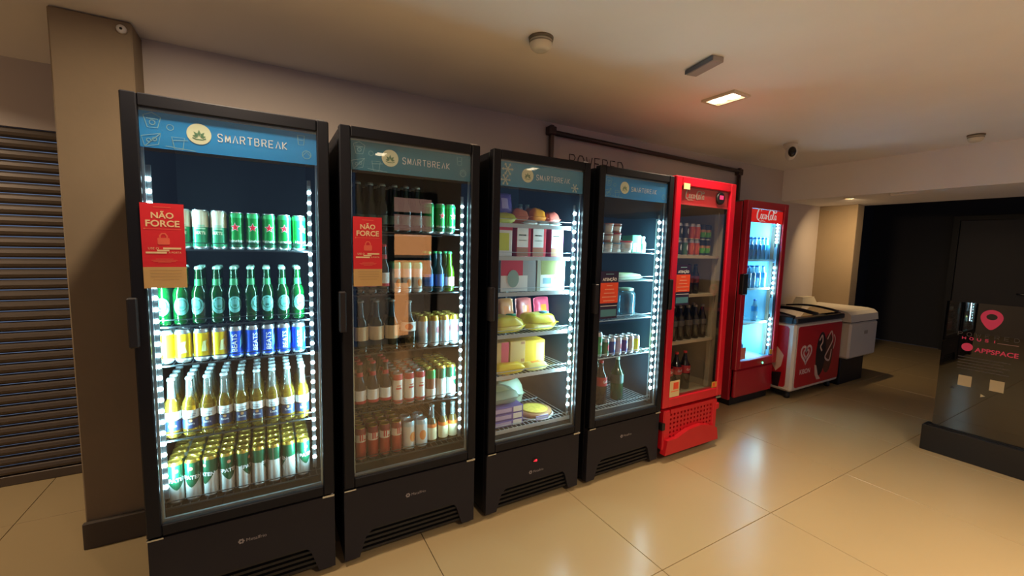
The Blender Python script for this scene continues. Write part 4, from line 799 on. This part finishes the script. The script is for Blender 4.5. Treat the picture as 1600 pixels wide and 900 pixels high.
# side print of the lit red fridge: tall dark bottle with script
sp = [(.0, 0), (.05, .02), (.055, .25), (.04, .36), (.055, .48), (.05, .58), (.025, .70), (.02, .84), (-.02, .84), (-.025, .70), (-.05, .58), (-.055, .48), (-.04, .36), (-.055, .25), (-.05, .02)]
decal('side_bottle_print', poly2([(a*1.6, c) for a, c in sp]), M('print_darkwine', '#2a0a12', .4), t6, (-.0006, .22, .62), (0, -1, 0)); decal('side_lettering', move(script_logo(.30), rot=math.pi/2), M('script_white'), t6, (-.0012, .20, 1.08), (0, -1, 0))
R6 = 'lit red fridge'
rank('water_bottle', 'water_bottle', 'bottle', 'clear water bottle with blue cap', [4.50+.0705*k for k in range(6)], 0, 0, 1.44, .53, 2, .07, f'top shelf, {R6}'); rank('water_bottle', 'water_bottle', 'bottle', 'clear water bottle with blue cap', [4.49, 4.565, 4.64, 4.73, 4.83], 0, 0, 1.154, .53, 2, .07, f'second shelf, {R6}')
place('water_bottle', 'water_bottle', (4.78, .56, .805), 0, f'single water bottle on third shelf, {R6}', 'bottle', None); place('water_bottle', 'water_bottle', (4.52, .53, .435), 0, f'single water bottle at the bottom of {R6}', 'bottle', None)
# ------------------------------------------------------------------ chest freezers
fw = M('freezer_white', '#d9d2c6', .4); f_red = M('freezer_red', '#b01a26', .4); rim = M('freezer_rim', '#20242c', .35)
fx = thing('ice_cream_freezer', 'white ice-cream freezer with red panels and heart emblem', 'chest freezer', (5.0, .25, 0)); FW, FD = 1.0, .64
part('body', MB().box(0, FW, 0, FD, .085, .80, fw, .02), fx)
pn = part('front_panel', MB().prism(rrect(.055, .125, FW-.02, .765, .03), -.006, .0, f_red), fx); v = MB(); v.add([(-.006+.006*s, a, c) for s in (0, 1) for a, c in rrect(.06, .125, .60, .765, .03)], [list(range(20))[::-1], list(range(20, 40))]+[[i, (i+1) % 20, 20+(i+1) % 20, 20+i] for i in range(20)], f_red); sp_ = part('side_panel', v, fx)
def heart(R, w, n=28):
    p = [(16*math.sin(t)**3, 13*math.cos(t)-5*math.cos(2*t)-2*math.cos(3*t)-math.cos(4*t)) for t in [2*math.pi*i/n for i in range(n)]]
    return ribbon([(x*R/16, y*R/16) for x, y in p], w, True)
lw_ = M('logo_pale', '#e0c4c4', .5)
decal('heart_emblem', merge(heart(.105, .026), heart(.052, .022)), lw_, pn, (.235, -.0068, .475)); decal('lettering', text2('KIBON', w=.21, bold=.02), lw_, pn, (.24, -.0068, .285))
choc = M('ice_dark', '#1c1218', .45); decal('ice_bar_print', poly2([(x, y) for x, y in circ(.105, 24, 0, 0, .24)]), choc, pn, (.545, -.0068, .44)); decal('ice_bar_print', poly2(circ(.11, 24, 0, 0, .22)), M('ice_brown', '#5a3022', .45), pn, (.70, -.0064, .43))
decal('drizzle_print', merge(ribbon(spline([(-.05, .12), (0, .17), (.02, .1), (-.02, .05), (.02, 0)]), .022), ribbon(spline([(.12, .12), (.2, .2), (.24, .1), (.16, 0), (.1, -.08), (.2, -.12), (.23, 0)]), .022), ribbon(spline([(.26, .16), (.3, .1), (.27, 0)]), .018)), M('ice_cream', '#d8b8a8', .5), pn, (.545, -.0074, .47))
decal('stick_print', poly2([(-.09, -.03), (-.05, -.04), (-.0, -.15), (.06, -.2), (-.02, -.2), (-.07, -.14)]), M('ice_cream'), pn, (.52, -.0074, .36))
decal('cone_print', poly2([(-.06, .12), (.0, .18), (.07, .1), (.05, -.02), (.0, -.08), (-.05, 0)]), M('ice_cream'), sp_, (-.0066, .16, .36), (0, -1, 0)); decal('cone_print', poly2([(-.05, 0), (.05, .02), (.03, -.14), (-.03, -.14)]), choc, sp_, (-.0066, .15, .26), (0, -1, 0))
part('top_rim', MB().box(-.012, FW+.012, -.012, .035, .80, .855, rim, .01).box(-.012, FW+.012, FD-.05, FD+.012, .80, .875, rim, .01).box(-.012, .03, .035, FD-.05, .80, .862, rim).box(FW-.03, FW+.012, .035, FD-.05, .80, .862, rim), fx)
for k in range(2):
    a, b_ = .03+k*.46, .03+k*.46+.48; v = MB(); n = 8; zz = .866+.008*k
    pts = [(.035+(FD-.085)*j/n, zz+.03*math.sin(math.pi*j/n)) for j in range(n+1)]
    v.add([(x, y, z) for x in (a, b_) for y, z in pts]+[(x, y, z-.004) for x in (a, b_) for y, z in pts], [[j, j+1, n+1+j+1, n+1+j] for j in range(n)]+[[2*n+2+j, 3*n+3+j, 3*n+3+j+1, 2*n+2+j+1] for j in range(n)], pane_mat('lid_glass', (.7, .75, .78), 2.0, .06), True)
    ld_ = part('glass_lid', v, fx); [part('lid_rail', MB().tube([(xx, y, z+.004) for y, z in pts], .009, rim), ld_) for xx in (a+.01, b_-.01)]
for k in range(4): part('ice_cream_basket', MB().box(.05+k*.232, .26+k*.232, .05, FD-.06, .74, .82, [wh, lil, fm('peach'), wh][k], .01), fx)
for xx in (.07, FW-.07):
    for yy in (.07, FD-.07): part('caster', MB().lathe([(.014, 0), (.03, .012), (.03, .04), (.018, .085)], black2, 12, (xx, yy, 0)), fx)
part('back_upstand', MB().box(.0, .52, FD+.0, FD+.02, .86, 1.03, M('upstand_grey', '#6a5f50', .6), .004), fx)
part('base_skirt', MB().box(.04, FW-.04, .05, FD-.03, .06, .085, black2), fx)
f2_ = thing('chest_freezer', 'plain white chest freezer with rounded lid beside the concrete pier', 'chest freezer', (6.04, .18, 0)); GW, GD = .69, .70
part('body', MB().box(0, GW, 0, GD, .33, .745, fw, .02), f2_)
lidp = [(0, .755), (GD, .755), (GD, .84), (GD-.06, .88), (.12, .88), (.05, .868), (.012, .835)]; v = MB(); n = len(lidp)
v.add([(x, y, z) for x in (-.006, GW+.006) for y, z in lidp], [list(range(n))[::-1], list(range(n, 2*n))]+[[i, (i+1) % n, n+(i+1) % n, n+i] for i in range(n)], fw); part('lid', v, f2_)
part('lid_seal', MB().box(.008, GW-.008, .008, GD-.008, .745, .755, M('seal_dark', '#4a3f38', .6)), f2_); part('base_stand', MB().box(.06, GW-.04, .09, GD-.05, 0, .33, black2, .01), f2_); part('badge', MB().box(GW*.5, GW*.62, -.003, .0, .60, .64, M('badge_dim', '#a89c8c', .5)), f2_)
bx = thing('tapered_tray', 'small cream tapered box lying on the white chest freezer', 'box', (6.20, .76, .881)); v = MB()
v.add([(-.155, -.06, 0), (.22, -.06, 0), (.22, .06, 0), (-.155, .06, 0), (-.12, -.04, .09), (.16, -.04, .09), (.16, .04, .09), (-.12, .04, .09)], [(0, 3, 2, 1), (4, 5, 6, 7), (0, 1, 5, 4), (1, 2, 6, 5), (2, 3, 7, 6), (3, 0, 4, 7)], fm('cream', '#e6dcc0')); part('box', v, bx); part('lid', MB().box(-.122, .162, -.042, .042, .09, .096, fm('cream')), bx)
# ------------------------------------------------------------------ totem
to = thing('information_totem', 'black glass information totem with pink pin logo on a dark plinth', 'totem', (4.82, -.80, 0))
part('plinth', MB().box(0, .125, -.98, 0, 0, .20, M('plinth_black', '#16171b', .3), .004), to); part('clamp_rail', MB().box(.03, .09, -.96, -.03, .20, .206, black2), to)
gp = part('glass_panel', MB().box(.05, .062, -.93, -.045, .19, 1.18, pane_mat('smoked_glass', (.10, .105, .12), 1.5, .06, '#0d0e11', .55)), to, 'smoked glass panel')
pink = M('pink_print', '#e8447a', .5, emit='#e8447a', estr=.0); greyl = M('grey_print', '#4a4648', .5); paper = M('paper_label', '#b5a888', .6)
def on(n, sh, m, y, z): return decal(n, sh, m, gp, (.0492, y, z), (0, -1, 0))
pin = circ(.056, 24, 0, .02); hole = circ(.027, 24, 0, .025, .022); pinp = [(x*(1 if y > 0 else 1-.0*y), y) for x, y in pin]
pinp = [(x*(1.0 if y > -.005 else max(.1, 1+(y+.005)*9)), y if y > -.005 else y*1.9) for x, y in pinp]
on('pin_logo', (pinp+hole, [[i, (i+1) % 24, 24+(i+1) % 24, 24+i] for i in range(24)]), pink, -.283, 1.065)
on('lettering', strokes('POWERED', .30, .026, .004, 1.0), greyl, -.275, .945); on('lettering', strokes('HOUSI', .17, .018, .005, 1.3), pink, -.235, .915); on('rule_line', rect2(-.05, -.002, .05, .002), M('rule_tan', '#9a7a78', .5), -.375, .907)
on('round_logo', poly2(circ(.03, 20)), pink, -.180, .850); on('lettering', text2('APPSPACE', w=.21, bold=.02), pink, -.325, .838)
on('text_line', merge(*[rect2(-.14, -k*.022-.003, .12-.03*(k % 2), -k*.022+.003) for k in range(5)]), greyl, -.28, .775)
for y, z in ((-.19, .595), (-.35, .60)): on('paper_label', rect2(-.035, -.04, .035, .04), paper, y, z)
on('arrow_mark', poly2([(-.012, -.012), (.012, 0), (-.012, .012)]), paper, -.29, .51); on('arrow_mark', poly2([(-.012, -.01), (.012, -.01), (0, .012)]), dark_t, -.13, .53)
